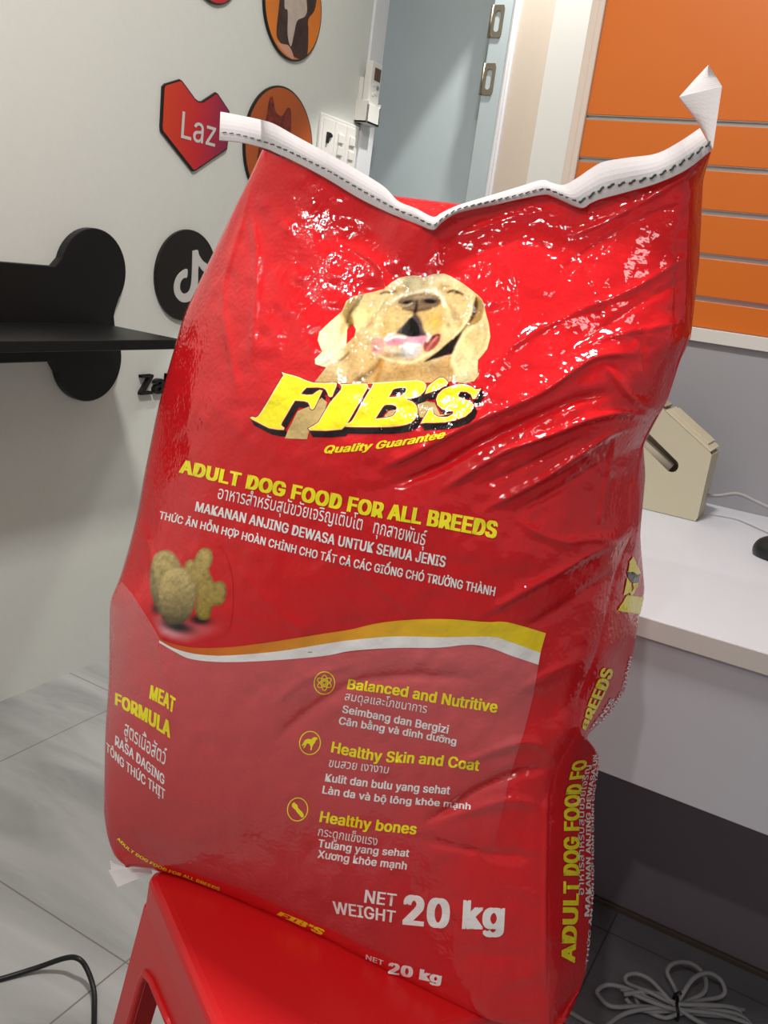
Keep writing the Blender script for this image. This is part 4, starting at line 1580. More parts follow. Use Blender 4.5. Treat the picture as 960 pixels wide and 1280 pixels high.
    A.poly([(464, 428), (470, 422), (479, 424), (481, 434), (476, 443), (468, 443), (464, 436)], (222, 162, 142), 1.8)
    A.blob(469, 435, 2.6, 4, (164, 96, 78), .8, 10)
    A.poly([(530, 429), (538, 421), (548, 417), (551, 420), (548, 429), (541, 437), (534, 440), (529, 436)], (168, 94, 76), 1.6)
    A.blob(544, 421, 5, 2.2, (74, 46, 34), .9, -35)
    A.line([(534, 437), (540, 428), (546, 421)], (212, 142, 116), 1.6, .8)
    A.poly([(500, 432), (510, 428), (524, 430), (528, 438), (522, 446), (508, 448), (500, 442)], (206, 186, 168), 2.2)
    A.blob(512, 437, 8, 7, (240, 234, 226), .85)
    A.blob(488, 438, 6, 5, (232, 206, 186), .7)
    A.blob(485, 444, 4, 4, (206, 150, 72), .7)
    A.line([(474, 444), (484, 449), (498, 452), (512, 453), (524, 449), (532, 444), (541, 440)], (240, 216, 164), 2.0, .85)
    A.line([(482, 424), (486, 419), (492, 417)], (250, 240, 224), 2.0, .9)
    A.line([(534, 426), (537, 421), (535, 418)], (246, 236, 220), 1.8, .8)
    A.blob(495, 444, 12, 3.4, (86, 76, 66), .55)
    A.line([(484, 425), (494, 421), (506, 422)], (252, 246, 236), 1.6, .9)
    A.line([(500, 433), (512, 432), (524, 431)], (250, 246, 240), 1.8, .8)
    for hx in range(0, 40):
        bx_, by_ = 404 + (hx * 37) % 196, 372 + (hx * 53) % 92
        A.line([(bx_, by_), (bx_ + 3 - hx % 5, by_ + 7)], (158, 120, 70), .9, .16)
    A.grain(2.0, .085)
    A.grain(6, .06, (1, .5))
    m = A.C.mean(0)
    A.C = np.clip(m + (A.C - m) * 1.16, 0.004, .97)
    return A.C


logo = empty('logo', (0, 0, 0), None, None)
logo.parent = bag
portrait = decal('dog_portrait', [dog_out, gap], M['pic'], .40, 1.7, painter=paint_dog, parent=logo)

FL = lambda pts: [(305 + x / 6.4, 455 + y / 6.4) for x, y in pts]
FR = lambda pts: [(450 + x / 6.0, 455 + y / 6.0) for x, y in pts]
pF = FL([(303, 66), (330, 76), (380, 88), (440, 107), (500, 133), (555, 150), (650, 152), (742, 151), (738, 178), (722, 215), (706, 258), (690, 264), (676, 256), (668, 232), (655, 205), (630, 190), (590, 186), (500, 188), (478, 210), (455, 240), (500, 248), (548, 246), (580, 222), (606, 208), (626, 214), (610, 250), (585, 305), (562, 352), (548, 364), (530, 356), (526, 330), (512, 306), (480, 296), (408, 291), (380, 335), (340, 405), (300, 472), (296, 490), (322, 512), (318, 526), (270, 524), (200, 512), (160, 492), (110, 466), (70, 446), (50, 430), (66, 422), (92, 430), (112, 420), (135, 390), (180, 318), (240, 215), (300, 115), (316, 92)])
pI = [(425.5, 480.5), (444, 479.6), (458.5, 479.6), (460.3, 483), (448, 505), (433, 531), (427, 536.6), (408, 538.2), (387, 537.8), (385.5, 535.5), (391, 532.5), (398, 528), (412, 504), (426.5, 487), (427, 483.5)]
pB = FR([(92, 142), (200, 136), (300, 129), (400, 124), (455, 128), (490, 148), (496, 172), (480, 208), (440, 240), (352, 264), (392, 282), (420, 310), (432, 350), (424, 390), (400, 425), (350, 452), (260, 468), (140, 472), (0, 472), (-100, 470), (-118, 462), (-100, 448), (-60, 425), (0, 320), (60, 215), (96, 160)])
hB1 = FR([(215, 250), (232, 220), (252, 188), (300, 178), (338, 180), (346, 192), (334, 218), (300, 240)])
hB2 = FR([(115, 412), (145, 362), (182, 310), (225, 304), (262, 308), (276, 338), (258, 378), (230, 396), (180, 404)])
pA = FR([(489, 222), (500, 190), (512, 168), (550, 135), (596, 104), (628, 106), (650, 128), (654, 150), (620, 174), (560, 200), (515, 216)])
pS = FR([(908, 184), (890, 190), (868, 190), (830, 166), (760, 151), (685, 164), (622, 192), (585, 228), (571, 265), (582, 308), (614, 336), (660, 350), (702, 356), (694, 378), (660, 396), (620, 400), (580, 394), (552, 376), (544, 330), (522, 328), (490, 385), (455, 446), (490, 440), (560, 440), (640, 436), (720, 418), (790, 392), (836, 352), (852, 306), (830, 282), (780, 264), (742, 248), (730, 226), (756, 206), (800, 208), (832, 228), (846, 262), (864, 260), (886, 222)])


def sm(poly):
    q = np.asarray(poly, float)
    return [tuple(p) for p in catmull(np.vstack([q, q[:1]]), 3)[:-1]]


pFs, pBs, h1, h2, pAs, pSs = pF, sm(pB), sm(hB1), sm(hB2), sm(pA), pS
chest = [(356, 548), (360, 538), (372, 514), (384, 509), (396, 503), (402, 497), (409, 503), (404, 520), (386, 540), (384, 549)]
chest2 = FR([(440, 300), (500, 280), (560, 290), (600, 380), (700, 370), (560, 400), (450, 400), (430, 350)])
chest3 = FR([(190, 380), (225, 350), (275, 340), (262, 380), (230, 396), (180, 404)])


def paint_chest(P):
    A = Paint(P, (206, 176, 116))
    A.grain(4, .06)
    return A.C


shift = lambda poly, dx, dy: [(p[0] + dx, p[1] + dy) for p in poly]
for i, k in enumerate((.34, .67, 1.0)):
    for pl in (pFs, pI, pBs, pAs, pSs):
        holes = [shift(h1, 3.2 * k, 6 * k), shift(h2, 3.2 * k, 6 * k)] if pl is pBs else []
        decal('logo_shadow', [shift(pl, 4.2 * k, 8.0 * k)] + holes, M['p_black'], .50, 7, .5, parent=logo)
for c_ in (chest, chest2, chest3):
    decal('logo_shadow_gap', [c_], M['pic'], .58, 7, painter=paint_chest, parent=logo)
for pl, nm in ((pFs, 'letter'), (pI, 'letter'), (pBs, 'letter'), (pAs, 'apostrophe'), (pSs, 'letter')):
    holes = [h1, h2] if pl is pBs else []
    decal(nm + '_rim', [pl] + holes, M['p_maroon'], .66, 7, 1.15, parent=logo)
    decal(nm + '_edge', [pl] + holes, M['p_cream'], .74, 7, .15, parent=logo)
    decal(nm, [pl] + holes, M['p_yellow'], .82, 7, -.75, parent=logo)
text_on('slogan', 'Quality Guarantee', [(405, 566.5), (430, 565), (454, 563), (475, 560.5), (515, 554.5), (556, 547)], (.8, -9.2), (1.6, -9.0), M['p_yellow'], .035, .28, parent=logo)

# text block
T = text_on
T('headline', 'ADULT DOG FOOD FOR ALL BREEDS', [(223.5, 590), (283, 604.5), (345, 618.5), (410, 633.5), (470, 646), (540, 657.5), (620, 672.5)], (3.2, -15.5), (3.2, -19.5), M['p_yellow'], .05)
T('thai_line', 'อาหารสำหรับสุนัขวัยเจริญเติบโต   ทุกสายพันธุ์', [(271.5, 623), (340, 638), (444, 661), (531, 682)], (2.2, -11.5), (2.2, -12.5), M['p_white'], .004)
T('malay_line', 'MAKANAN ANJING DEWASA UNTUK SEMUA JENIS', [(243.5, 638.5), (320, 657), (400, 677), (480, 694), (556, 709)], (2.2, -11.5), (2.2, -13), M['p_white'], .028)
T('viet_line', 'THỨC ĂN HỖN HỢP HOÀN CHỈNH CHO TẤT CẢ CÁC GIỐNG CHÓ TRƯỞNG THÀNH', [(198.5, 648), (280, 668.5), (370, 692), (450, 711), (530, 727), (618, 745)], (1.8, -9), (1.8, -11), M['p_white'], .025)
T('heading', 'Balanced and Nutritive', [(433.5, 861), (490, 868), (550, 879.5), (621, 891)], (2.2, -12), (2.2, -14), M['p_yellow'], .03)
T('thai_caption', 'สมดุลและโภชนาการ', [(430.5, 875), (480, 882.5), (533, 891.5)], (1.4, -7.5), (1.4, -8), M['p_white'], .004)
T('malay_caption', 'Seimbang dan Bergizi', [(427.3, 890.5), (490, 903), (560, 917)], (1.6, -9), (1.6, -10), M['p_white'], .025)
T('viet_caption', 'Cân bằng và dinh dưỡng', [(423, 905), (490, 916.5), (570, 931)], (1.6, -9), (1.2, -8.5), M['p_white'], .025)
T('heading', 'Healthy Skin and Coat', [(413.5, 940), (470, 951), (530, 955), (598.5, 963.5)], (2.2, -13), (2.0, -13), M['p_yellow'], .03)
T('thai_caption', 'ขนสวย เงางาม', [(410.5, 958.5), (485, 967)], (1.4, -8), (1.4, -7.5), M['p_white'], .004)
T('malay_caption', 'Kulit dan bulu yang sehat', [(406, 976.5), (480, 986), (562, 993)], (1.6, -9.5), (1.4, -10), M['p_white'], .025)
T('viet_caption', 'Làn da và bộ lông khỏe mạnh', [(402.5, 991.5), (480, 1003), (540, 1007), (588, 1012)], (1.6, -9.5), (.8, -8), M['p_white'], .025)
T('heading', 'Healthy bones', [(399, 1027), (460, 1036.5), (520, 1043)], (2.2, -13), (2.0, -13), M['p_yellow'], .03)
T('thai_caption', 'กระดูกแข็งแรง', [(397, 1044.5), (471, 1057)], (1.4, -8), (1.4, -8), M['p_white'], .004)
T('malay_caption', 'Tulang yang sehat', [(397, 1058.5), (450, 1066), (511, 1071)], (1.6, -9.5), (1.4, -9), M['p_white'], .025)
T('viet_caption', 'Xương khỏe mạnh', [(396.5, 1072), (450, 1080), (508, 1087)], (1.6, -9.5), (1.4, -9.5), M['p_white'], .025)
T('net_line', 'NET', [(455, 1128), (494.5, 1133)], (1.8, -15.5), (1.8, -15), M['p_white'], .022)
T('weight_line', 'WEIGHT', [(417, 1141.5), (493.5, 1153.5)], (-1.5, -15), (1.5, -14.5), M['p_white'], .022)
T('weight_figure', '20 kg', [(503, 1154.5), (560, 1159.5), (630, 1161)], (1.8, -35.5), (1.8, -33), M['p_white'], .045)
T('weight_figure', '20 kg', [(485, 1216), (515, 1222), (551, 1229.5)], (.8, -13), (2.0, -12), M['p_white'], .05, step=4)
T('net_line', 'NET', [(457, 1199), (479, 1207)], (.6, -6), (.6, -6), M['p_white'], .02, step=4)
T('lower_headline', 'ADULT DOG FOOD FOR ALL BREEDS', [(146, 1049), (165, 1066.5), (200, 1086), (235, 1098.5), (274, 1113.5)], (1.6, -2.8), (1.2, -3.4), M['p_yellow'], .03, step=4)
T('lower_logo', "FIB'S", [(346, 1143), (372, 1155), (404, 1170)], (1.5, -4.5), (2, -7), M['p_yellow'], .06, .25, step=4)
T('flavour_line', 'MEAT', [(186.5, 872.5), (203, 881), (217.5, 891.5)], (2.0, -16), (2.2, -18), M['p_yellow'], .05)
T('flavour_line', 'FORMULA', [(143.5, 880), (165, 892), (190, 907), (212.5, 922.5)], (.6, -14), (1.6, -19), M['p_yellow'], .05)
T('thai_flavour', 'สูตรเนื้อสัตว์', [(155, 918), (180, 938), (206.5, 957)], (1.0, -13), (1.6, -14), M['p_white'], .006)
T('malay_flavour', 'RASA DAGING', [(143.5, 931), (170, 952), (205, 981.5)], (.8, -12), (.8, -12), M['p_white'], .024)
T('viet_flavour', 'TÔNG THỨC THỊT', [(132.5, 938.5), (160, 965), (206, 1000)], (.4, -10.5), (.4, -12.5), M['p_white'], .024)


# icons
def ribbon(pts, w, closed=True):
    q = np.asarray(pts, float)
    n = len(q)
    if closed:
        t = np.roll(q, -1, 0) - np.roll(q, 1, 0)
    else:
        t = np.gradient(q, axis=0)
    t /= np.linalg.norm(t, axis=1)[:, None] + 1e-9
    nn = np.stack([-t[:, 1], t[:, 0]], 1)
    V = np.vstack([q + nn * w / 2, q - nn * w / 2])
    Fs = [(i, (i + 1) % n, n + (i + 1) % n, n + i) for i in range(n if closed else n - 1)]
    return V, Fs


def ellp(cx, cy, rx, ry, rot=0.0, n=40):
    a = np.linspace(0, 2 * math.pi, n, endpoint=False)
    u, v = rx * np.cos(a), ry * np.sin(a)
    r = math.radians(rot)
    return np.stack([cx + u * math.cos(r) - v * math.sin(r), cy + u * math.sin(r) + v * math.cos(r)], 1)


def stroke(name, pts, w, mat, parent, off=.72, closed=True):
    V, Fs = ribbon(pts, w, closed)
    W = put_front(V, off)
    return mesh_obj(name, W, orient(W, Fs), mat, parent, True)


def icon(cx, cy, rx, ry):
    o = stroke('icon_ring', ellp(cx, cy, rx, ry, 8), 1.2, M['p_yellow'], bag)
    return o


for (cx, cy, rx, ry) in ((405.5, 853.8, 12.8, 14.0), (387.5, 928.7, 13.0, 14.5), (372, 1011.8, 12.6, 14.4)):
    icon(cx, cy, rx, ry)
for k in range(3):
    stroke('atom_orbit', ellp(405.5, 853.5, 9.6, 3.9, 30 + 60 * k), 1.0, M['p_yellow'], bag, .74 + .04 * k)
stroke('atom_core', ellp(405.5, 853.5, 2.3, 2.5), 1.0, M['p_yellow'], bag, .88)
ID = lambda pts: [(350 + x / 6.1, 830 + y / 6.1) for x, y in pts]
decal('dog_emblem', [ID([(166, 622), (178, 600), (192, 578), (214, 570), (240, 574), (254, 560), (268, 556), (284, 562), (288, 574), (274, 580), (268, 598), (254, 616), (246, 632), (242, 656), (230, 656), (234, 630), (222, 608), (206, 606), (198, 622), (186, 640), (176, 642), (184, 624), (180, 614), (172, 628)])], M['p_yellow'], .72, 5)
decal('bone_emblem', [ID([(92, 1066), (102, 1058), (110, 1052), (116, 1062), (134, 1076), (136, 1094), (152, 1112), (172, 1132), (182, 1152), (180, 1166), (164, 1172), (148, 1152), (130, 1132), (118, 1112), (100, 1098), (90, 1084)])], M['p_yellow'], .72, 5)

# kibble picture
kb = [(183, 700), (190, 682), (215, 679), (245, 679), (275, 683), (290, 720), (290, 770), (282, 792), (262, 800), (235, 806), (214, 802), (199, 795), (188, 776), (182, 745)]


def paint_kibble(P):
    A = Paint(P, RED)
    edge = np.clip(poly_dist(P, kb) / 9, 0, 1)
    # pale glow under the pieces
    A.blob(212, 790, 22, 12, (232, 170, 176), .75, 15)
    A.blob(246, 786, 22, 8, (222, 110, 116), .6, 5)
    A.mix(1 - np.clip(edge, 0, 1), RED)
    A.blob(222, 783, 21, 7.5, (18, 16, 16), 1.0, 13, 3.2)
    A.blob(250, 775, 14, 6.2, (18, 16, 18), 1.0, 8, 3.2)
    A.blob(196, 760, 6, 8, (24, 18, 16), .9, 20, 3)
    mott = 1 + .14 * vnoise(_nz2, P, 2.1) + .10 * vnoise(_nz2, P + 91, 4.5)

    def piece(pts, c0, c1, y0, y1, x0=0, x1=0):
        q = np.asarray(pts, float)
        d = poly_dist(P, catmull(np.vstack([q[-1:], q, q[:1]]), 5)[5:])
        a = np.clip(.5 + d / 1.6, 0, 1)[:, None]
        k = np.clip((P[:, 1] - y0) / (y1 - y0), 0, 1)[:, None]
        c = lin(c0) * (1 - k) + lin(c1) * k
        c = c * np.clip(mott, .55, 1.35)[:, None]
        rim = np.clip(d / 4.5, 0, 1)[:, None]
        c = c * (.62 + .38 * rim)
        A.C = A.C * (1 - a) + c * a

    piece([(231, 705), (236, 700), (243, 699.5), (246, 692), (251, 686.5), (258, 685), (264, 689), (266, 697), (264, 706), (261, 711), (264, 720), (268, 728), (274, 726), (280, 729), (283, 738), (281, 750), (274, 757.5), (267, 757), (264, 764), (262, 772), (255, 775), (247, 772), (244, 760), (246, 745), (240, 730), (231, 716)], (190, 164, 96), (150, 126, 52), 690, 770)
    piece([(189, 706), (194, 693), (204, 688), (213, 689), (221, 697), (226, 708), (224, 730), (216, 752), (206, 764), (196, 762), (189, 742), (187.5, 722)], (196, 172, 108), (70, 58, 36), 692, 770)
    piece([(197, 736), (202, 720), (212, 711), (222, 708.5), (232, 711), (240, 720), (245, 734), (245, 750), (240, 766), (231, 777), (219, 781), (208, 779), (200, 768), (197, 752)], (206, 180, 116), (96, 82, 54), 712, 778)
    A.blob(220, 714, 9, 4, (226, 206, 140), .5, -12)
    A.mix((1 - np.clip(poly_dist(P, kb) / 3, 0, 1)), RED)
    return A.C


decal('kibble_picture', [sm(kb)], M['pic'], .55, 1.8, painter=paint_kibble)


# prints on the gusset: a runs up the side (0 = bottom), b across (0 = front crease)
def put_gusset(P, off):
    """P = (tau, g)"""
    p, D = gusset_pt(np.clip(P[:, 1], .02, 1.0), np.clip(P[:, 0], 0, 1))
    a, b = ev(RC, np.clip(P[:, 0], 0, 1)), ev(OC, np.clip(P[:, 0], 0, 1))
    W = to3d(p, D)
    # outward offset to the right and towards the viewer
    n = NRM * .5 if (NRM @ FW) < 0 else -NRM * .5
    n = n + E1 * .85
    return W + (n / np.linalg.norm(n))[None] * np.reshape(off, (-1, 1)) * .001


def gusset_text(name, s, t0, t1, g_base, cap, mat, bold):
    """reads upwards: from tau t0 (low on the sack) to t1 (higher)"""
    V, Fs = text_mesh(s, bold)
    V, Fs = bisect_grid(V * 20, Fs, 6)
    V, Fs, ly = embolden(V / 20, Fs, bold)
    x0, x1 = V[:, 0].min(), V[:, 0].max()
    t = (V[:, 0] - x0) / (x1 - x0)
    P = np.stack([t0 + (t1 - t0) * t, g_base - cap * V[:, 1] / CAP], 1)
    W = put_gusset(P, .8 + ly * .04)
    return mesh_obj(name, W, orient(W, Fs), mat, bag, True)


_tt = np.linspace(0, 1, 801)
_my = (ev(RC, _tt)[:, 1] + ev(OC, _tt)[:, 1]) / 2
gy = lambda y: float(np.interp(y, np.maximum.accumulate(_my), _tt))
gusset_text('side_headline', 'ADULT DOG FOOD FO', gy(1203), gy(950), .66, .32, M['p_yellow'], .045)
gusset_text('side_headline', 'BREEDS', gy(912), gy(836), .55, .28, M['p_yellow'], .045)
gusset_text('side_thai', 'อาหารสำหรับสุนัขวัยเจริญ', gy(1118), gy(958), .775, .095, M['p_white'], .004)
gusset_text('side_malay', 'MAKANAN ANJING DEWASA UN', gy(1145), gy(946), .92, .10, M['p_white'], .025)
gusset_text('side_malay', 'JENIS', gy(908), gy(868), .86, .10, M['p_white'], .025)
gusset_text('side_viet', 'THỨC ĂN HỖN HỢP HOÀN CHỈNH CHO TẤT CẢ CÁ', gy(1205), gy(938), .99, .05, M['p_white'], .02)
gusset_text('side_viet', 'TRƯỞNG THÀNH', gy(900), gy(818), .97, .075, M['p_white'], .02)


def gusset_decal(name, poly, mat, off=.8):
    """poly in image measure, put on the gusset by nearest (tau, g)"""
    V, Fs = curve_mesh([poly])
    V, Fs = bisect_grid(V, Fs, 5)
    tt, gg = np.meshgrid(np.linspace(.5, .7, 201), np.linspace(0.02, 1, 41), indexing='ij')
    pp, _ = gusset_pt(gg.ravel(), tt.ravel())
    idx = ((V[:, None, :] - pp[None]) ** 2).sum(2).argmin(1)
    P = np.stack([tt.ravel()[idx], gg.ravel()[idx]], 1)
    W = put_gusset(P, off)
    return mesh_obj(name, W, orient(W, Fs), mat, bag, True)


gusset_decal('side_stripe', [(783, 744), (805, 746.5), (804, 768), (771, 763)], M['p_yellow'])
gusset_decal('side_logo', [(786, 702), (791, 695), (794, 703), (800, 716), (796, 718), (790, 714), (784, 715)], M['p_yellow'], .9)
gusset_decal('side_logo', [(783, 722), (788, 729), (789, 742), (785, 741), (779, 744)], M['p_yellow'], .9)
gusset_decal('side_logo', [(790, 729), (797, 728), (793, 739), (789, 744), (787, 743), (791, 736)], M['p_yellow'], .9)
gusset_decal('side_logo_shadow', [(783, 714), (790, 712), (800, 718), (797, 730), (789, 727), (785, 722)], M['p_black'], .7)

# ------------------------------------------------------------------ sewn tape along the top of the sack
tape_top = [(275.5, 139.5), (300, 144), (330, 150.6), (345, 156), (369, 169.5), (405, 189), (441, 209), (479, 232.5), (497.5, 251), (520, 260.5), (541, 271), (551, 266.5), (562, 261), (577, 255), (620, 242), (648, 233.5), (677, 225), (690, 228.5), (705, 231), (722, 222), (738, 211), (755, 202), (785, 197), (820, 192), (848, 178), (875, 160)]
tape_bot = [(274, 175), (300, 177.5), (332, 185.5), (345, 191), (372, 203.5), (410, 224), (447, 246.5), (480, 263), (497.5, 270.5), (522, 280), (541, 287), (551, 279), (562, 271), (577, 264.5), (620, 255.5), (650, 248.5), (680, 243), (693, 246), (725, 259.5), (738, 254), (748, 249.5), (762, 245.5), (790, 238), (822, 228.5), (858, 212), (890, 187)]
tape_stitch = [(276, 165), (300, 168.5), (330, 177), (345, 182), (370, 193), (408, 212), (444, 233), (479, 252.5), (497.5, 262), (521, 272), (541, 281), (551, 274.5), (562, 267), (577, 260), (620, 250), (650, 243), (679, 236), (692, 239), (722, 251), (738, 244), (752, 236), (762, 232), (790, 227), (821, 219), (852, 203), (888, 178)]
dep_pts = {'s': [], 'd': []}
tb = catmull(tape_bot, 6)
tt_ = catmull(tape_top, 6)
ts_ = catmull(tape_stitch, 6)
sx_ = np.clip((tb[:, 0] - 328) / (887 - 328), 0, 1)
tsn = TC[:, 0]
s_of = np.interp(tb[:, 0], tsn, np.linspace(0, 1, len(TC)))
dseam = front_depth(ev(TC, s_of), np.stack([s_of, np.zeros(len(s_of))], 1))
rows = 7
TV = []
for k in range(rows + 1):
    f = k / rows
    P = tb * (1 - f) + tt_ * f
    D = dseam - .006 + .004 * f - .003 * math.sin(math.pi * f) + .0015 * np.sin(tb[:, 0] * .07) * f
    TV.append(to3d(P, D))
TV = np.array(TV)
nT = len(tb)


def sheet(name, grid, th, mat, parent, dirv=FW):
    R_, C_ = grid.shape[:2]
    A = grid.reshape(-1, 3)
    B = A + np.asarray(dirv) * th
    n = len(A)
    V = np.vstack([A, B])
    Fs = []
    for i in range(R_ - 1):
        for j in range(C_ - 1):
            a, b, c, d = i * C_ + j, i * C_ + j + 1, (i + 1) * C_ + j + 1, (i + 1) * C_ + j
            Fs += [(a, b, c, d), (n + a, n + d, n + c, n + b)]
    rim = [j for j in range(C_)] + [i * C_ + C_ - 1 for i in range(1, R_)] + [(R_ - 1) * C_ + j for j in range(C_ - 2, -1, -1)] + [i * C_ for i in range(R_ - 2, 0, -1)]
    for i in range(len(rim)):
        a, b = rim[i], rim[(i + 1) % len(rim)]
        Fs.append((a, n + a, n + b, b))
    return mesh_obj(name, V, Fs, mat, parent, False)


tape = sheet('sewn_tape', TV, .0016, M['tape'], bag)
# twisted free end at the right
fA = np.vstack([np.linspace(a_, b_, 6) for a_, b_ in (((891, 186), (897, 146)), ((897, 146), (902.5, 108)), ((902.5, 108), (896, 97)), ((896, 97), (886, 82)))])
fB = np.vstack([np.linspace(a_, b_, 6) for a_, b_ in (((878, 160), (863, 139)), ((863, 139), (849, 121)), ((849, 121), (866, 102)), ((866, 102), (885, 81.5)))])
dE = dseam[-1] - .008
rows_ = []
for k in range(6):
    f = k / 5
    P = fA * (1 - f) + fB * f
    D = dE - .004 + .010 * f + np.linspace(0, .012, len(fA))
    rows_.append(to3d(P, D))
sheet('tape_end', np.array(rows_), .0014, M['tape'], bag)
# dark stitches
seg = np.linalg.norm(np.diff(ts_, axis=0), axis=1)
cum = np.concatenate([[0], np.cumsum(seg)])
Vs, Fs_ = [], []
pos = 2.0
while pos < cum[-1] - 3:
    q = []
    xx = np.interp(pos, cum, ts_[:, 0])
    Ld = 5.2 if xx < 720 else 8.5
    gapd = 3.6 if xx < 720 else 5.0
    for u in np.linspace(pos, min(pos + Ld, cum[-1]), 4):
        q.append((np.interp(u, cum, ts_[:, 0]), np.interp(u, cum, ts_[:, 1]) + (1.2 if u < pos + Ld / 2 else -1.2) * (1 if xx > 720 else .25)))
    q = np.array(q)
    idx = np.abs(tb[:, 0][None] - q[:, 0][:, None]).argmin(1)
    ff = .28
    D = dseam[idx] - .006 + .004 * ff - .003 * math.sin(math.pi * ff) - .0012
    P3 = to3d(q, D)
    v, f = tube(P3, (.00055 if xx < 720 else .0009), 6)
    base_ = len(Vs)
    Vs += v
    Fs_ += [tuple(i + base_ for i in g) for g in f]
    pos += Ld + gapd
st_o = mesh_obj('stitching', Vs, Fs_, M['thread'], tape, True)

# tape tail under the lower left corner
dl = float(front_depth(np.array([[160., 1078.]]), np.array([[.0, .99]]))[0])
tailA = catmull([(137, 1076), (152, 1083), (186, 1087)], 5)
tailB = catmull([(139.5, 1090), (156, 1094), (186, 1091)], 5)
rows_ = [to3d(tailA * (1 - f) + tailB * f, np.full(len(tailA), dl + .03)) for f in np.linspace(0, 1, 4)]
sheet('tape_tail', np.array(rows_), .0014, M['tape_brightened'], bag)
tailA = catmull([(135.5, 1088), (160, 1086), (188, 1085)], 5)
tailB = catmull([(147, 1109), (166, 1101), (190, 1092)], 5)
rows_ = [to3d(tailA * (1 - f) + tailB * f, np.full(len(tailA), dl + .028)) for f in np.linspace(0, 1, 4)]
sheet('tape_tail', np.array(rows_), .0014, M['tape_brightened'], bag)

# ------------------------------------------------------------------ red plastic stool
A0 = on_plane(np.array(184.), np.array(1088.), 2, SEAT_Z)
A1 = on_plane(np.array(266.), np.array(1282.), 2, SEAT_Z)
dS = (A1 - A0) / np.linalg.norm(A1 - A0)
dS[2] = 0
dT = np.array([-dS[1], dS[0], 0])
if dT @ RH < 0:
    dT = -dT
SL = .32
cS = A0 + dS * SL / 2 + dT * SL / 2
stool = empty('plastic_stool', (float(cS[0]), float(cS[1]), 0), 'red moulded plastic stool with splayed legs, under the big red sack', 'stool')


def rsq(half, r, n=8):
    out = []
    for (sx, sy, a0) in ((1, 1, 0), (-1, 1, 90), (-1, -1, 180), (1, -1, 270)):
        for k in range(n + 1):
            a = math.radians(a0 + 90 * k / n)
            out.append((sx * (half - r) + r * math.cos(a), sy * (half - r) + r * math.sin(a)))
    return out


def s2w(u, v, z):
    return cS + dS * u + dT * v + np.array([0, 0, z - cS[2]])


half = SL / 2
rings = [(half - .004, .010, SEAT_Z - .05), (half + .0015, .012, SEAT_Z - .048), (half + .0005, .014, SEAT_Z - .010), (half - .0015, .014, SEAT_Z - .004), (half - .006, .014, SEAT_Z - .0008), (half - .012, .014, SEAT_Z), (half - .10, .014, SEAT_Z)]
V, Fs = [], []
for (h, r, z) in rings:
    V += [s2w(u, v, z) for u, v in rsq(h, r)]
nr = len(rsq(.1, .01))
for i in range(len(rings) - 1):
    for k in range(nr):
        k2 = (k + 1) % nr
        Fs.append((i * nr + k, i * nr + k2, (i + 1) * nr + k2, (i + 1) * nr + k))
Fs.append(tuple((len(rings) - 1) * nr + k for k in range(nr)))
nb = len(V)
V += [s2w(u, v, SEAT_Z - .05) for u, v in rsq(half - .010, .010)]
V += [s2w(u, v, SEAT_Z - .006) for u, v in rsq(half - .016, .010)]
for k in range(nr):
    k2 = (k + 1) % nr
    Fs += [(k, nb + k, nb + k2, k2), (nb + k, nb + nr + k, nb + nr + k2, nb + k2)]
Fs.append(tuple(nb + nr + k for k in range(nr)))
bm = bmesh.new()
vs = [bm.verts.new(tuple(v)) for v in V]
for f in Fs:
    bm.faces.new([vs[i] for i in f])
bmesh.ops.recalc_face_normals(bm, faces=bm.faces[:])
bm_obj('seat', bm, M['stool'], stool)

# each side: apron plus half legs around an A-shaped opening; legs are L-shaped corners
SPL = .048


def side_pt(axis, sgn, a, z, inset=0.0):
    """point on a side panel: a along the side (-1..1 of its width at that height), z height"""
    k = (SEAT_Z - .045 - z) / (SEAT_Z - .045)
    h = half + .0012 + SPL * k - inset
    if axis == 0:
        return s2w(sgn * h, a * h, z)
    return s2w(a * h, sgn * h, z)


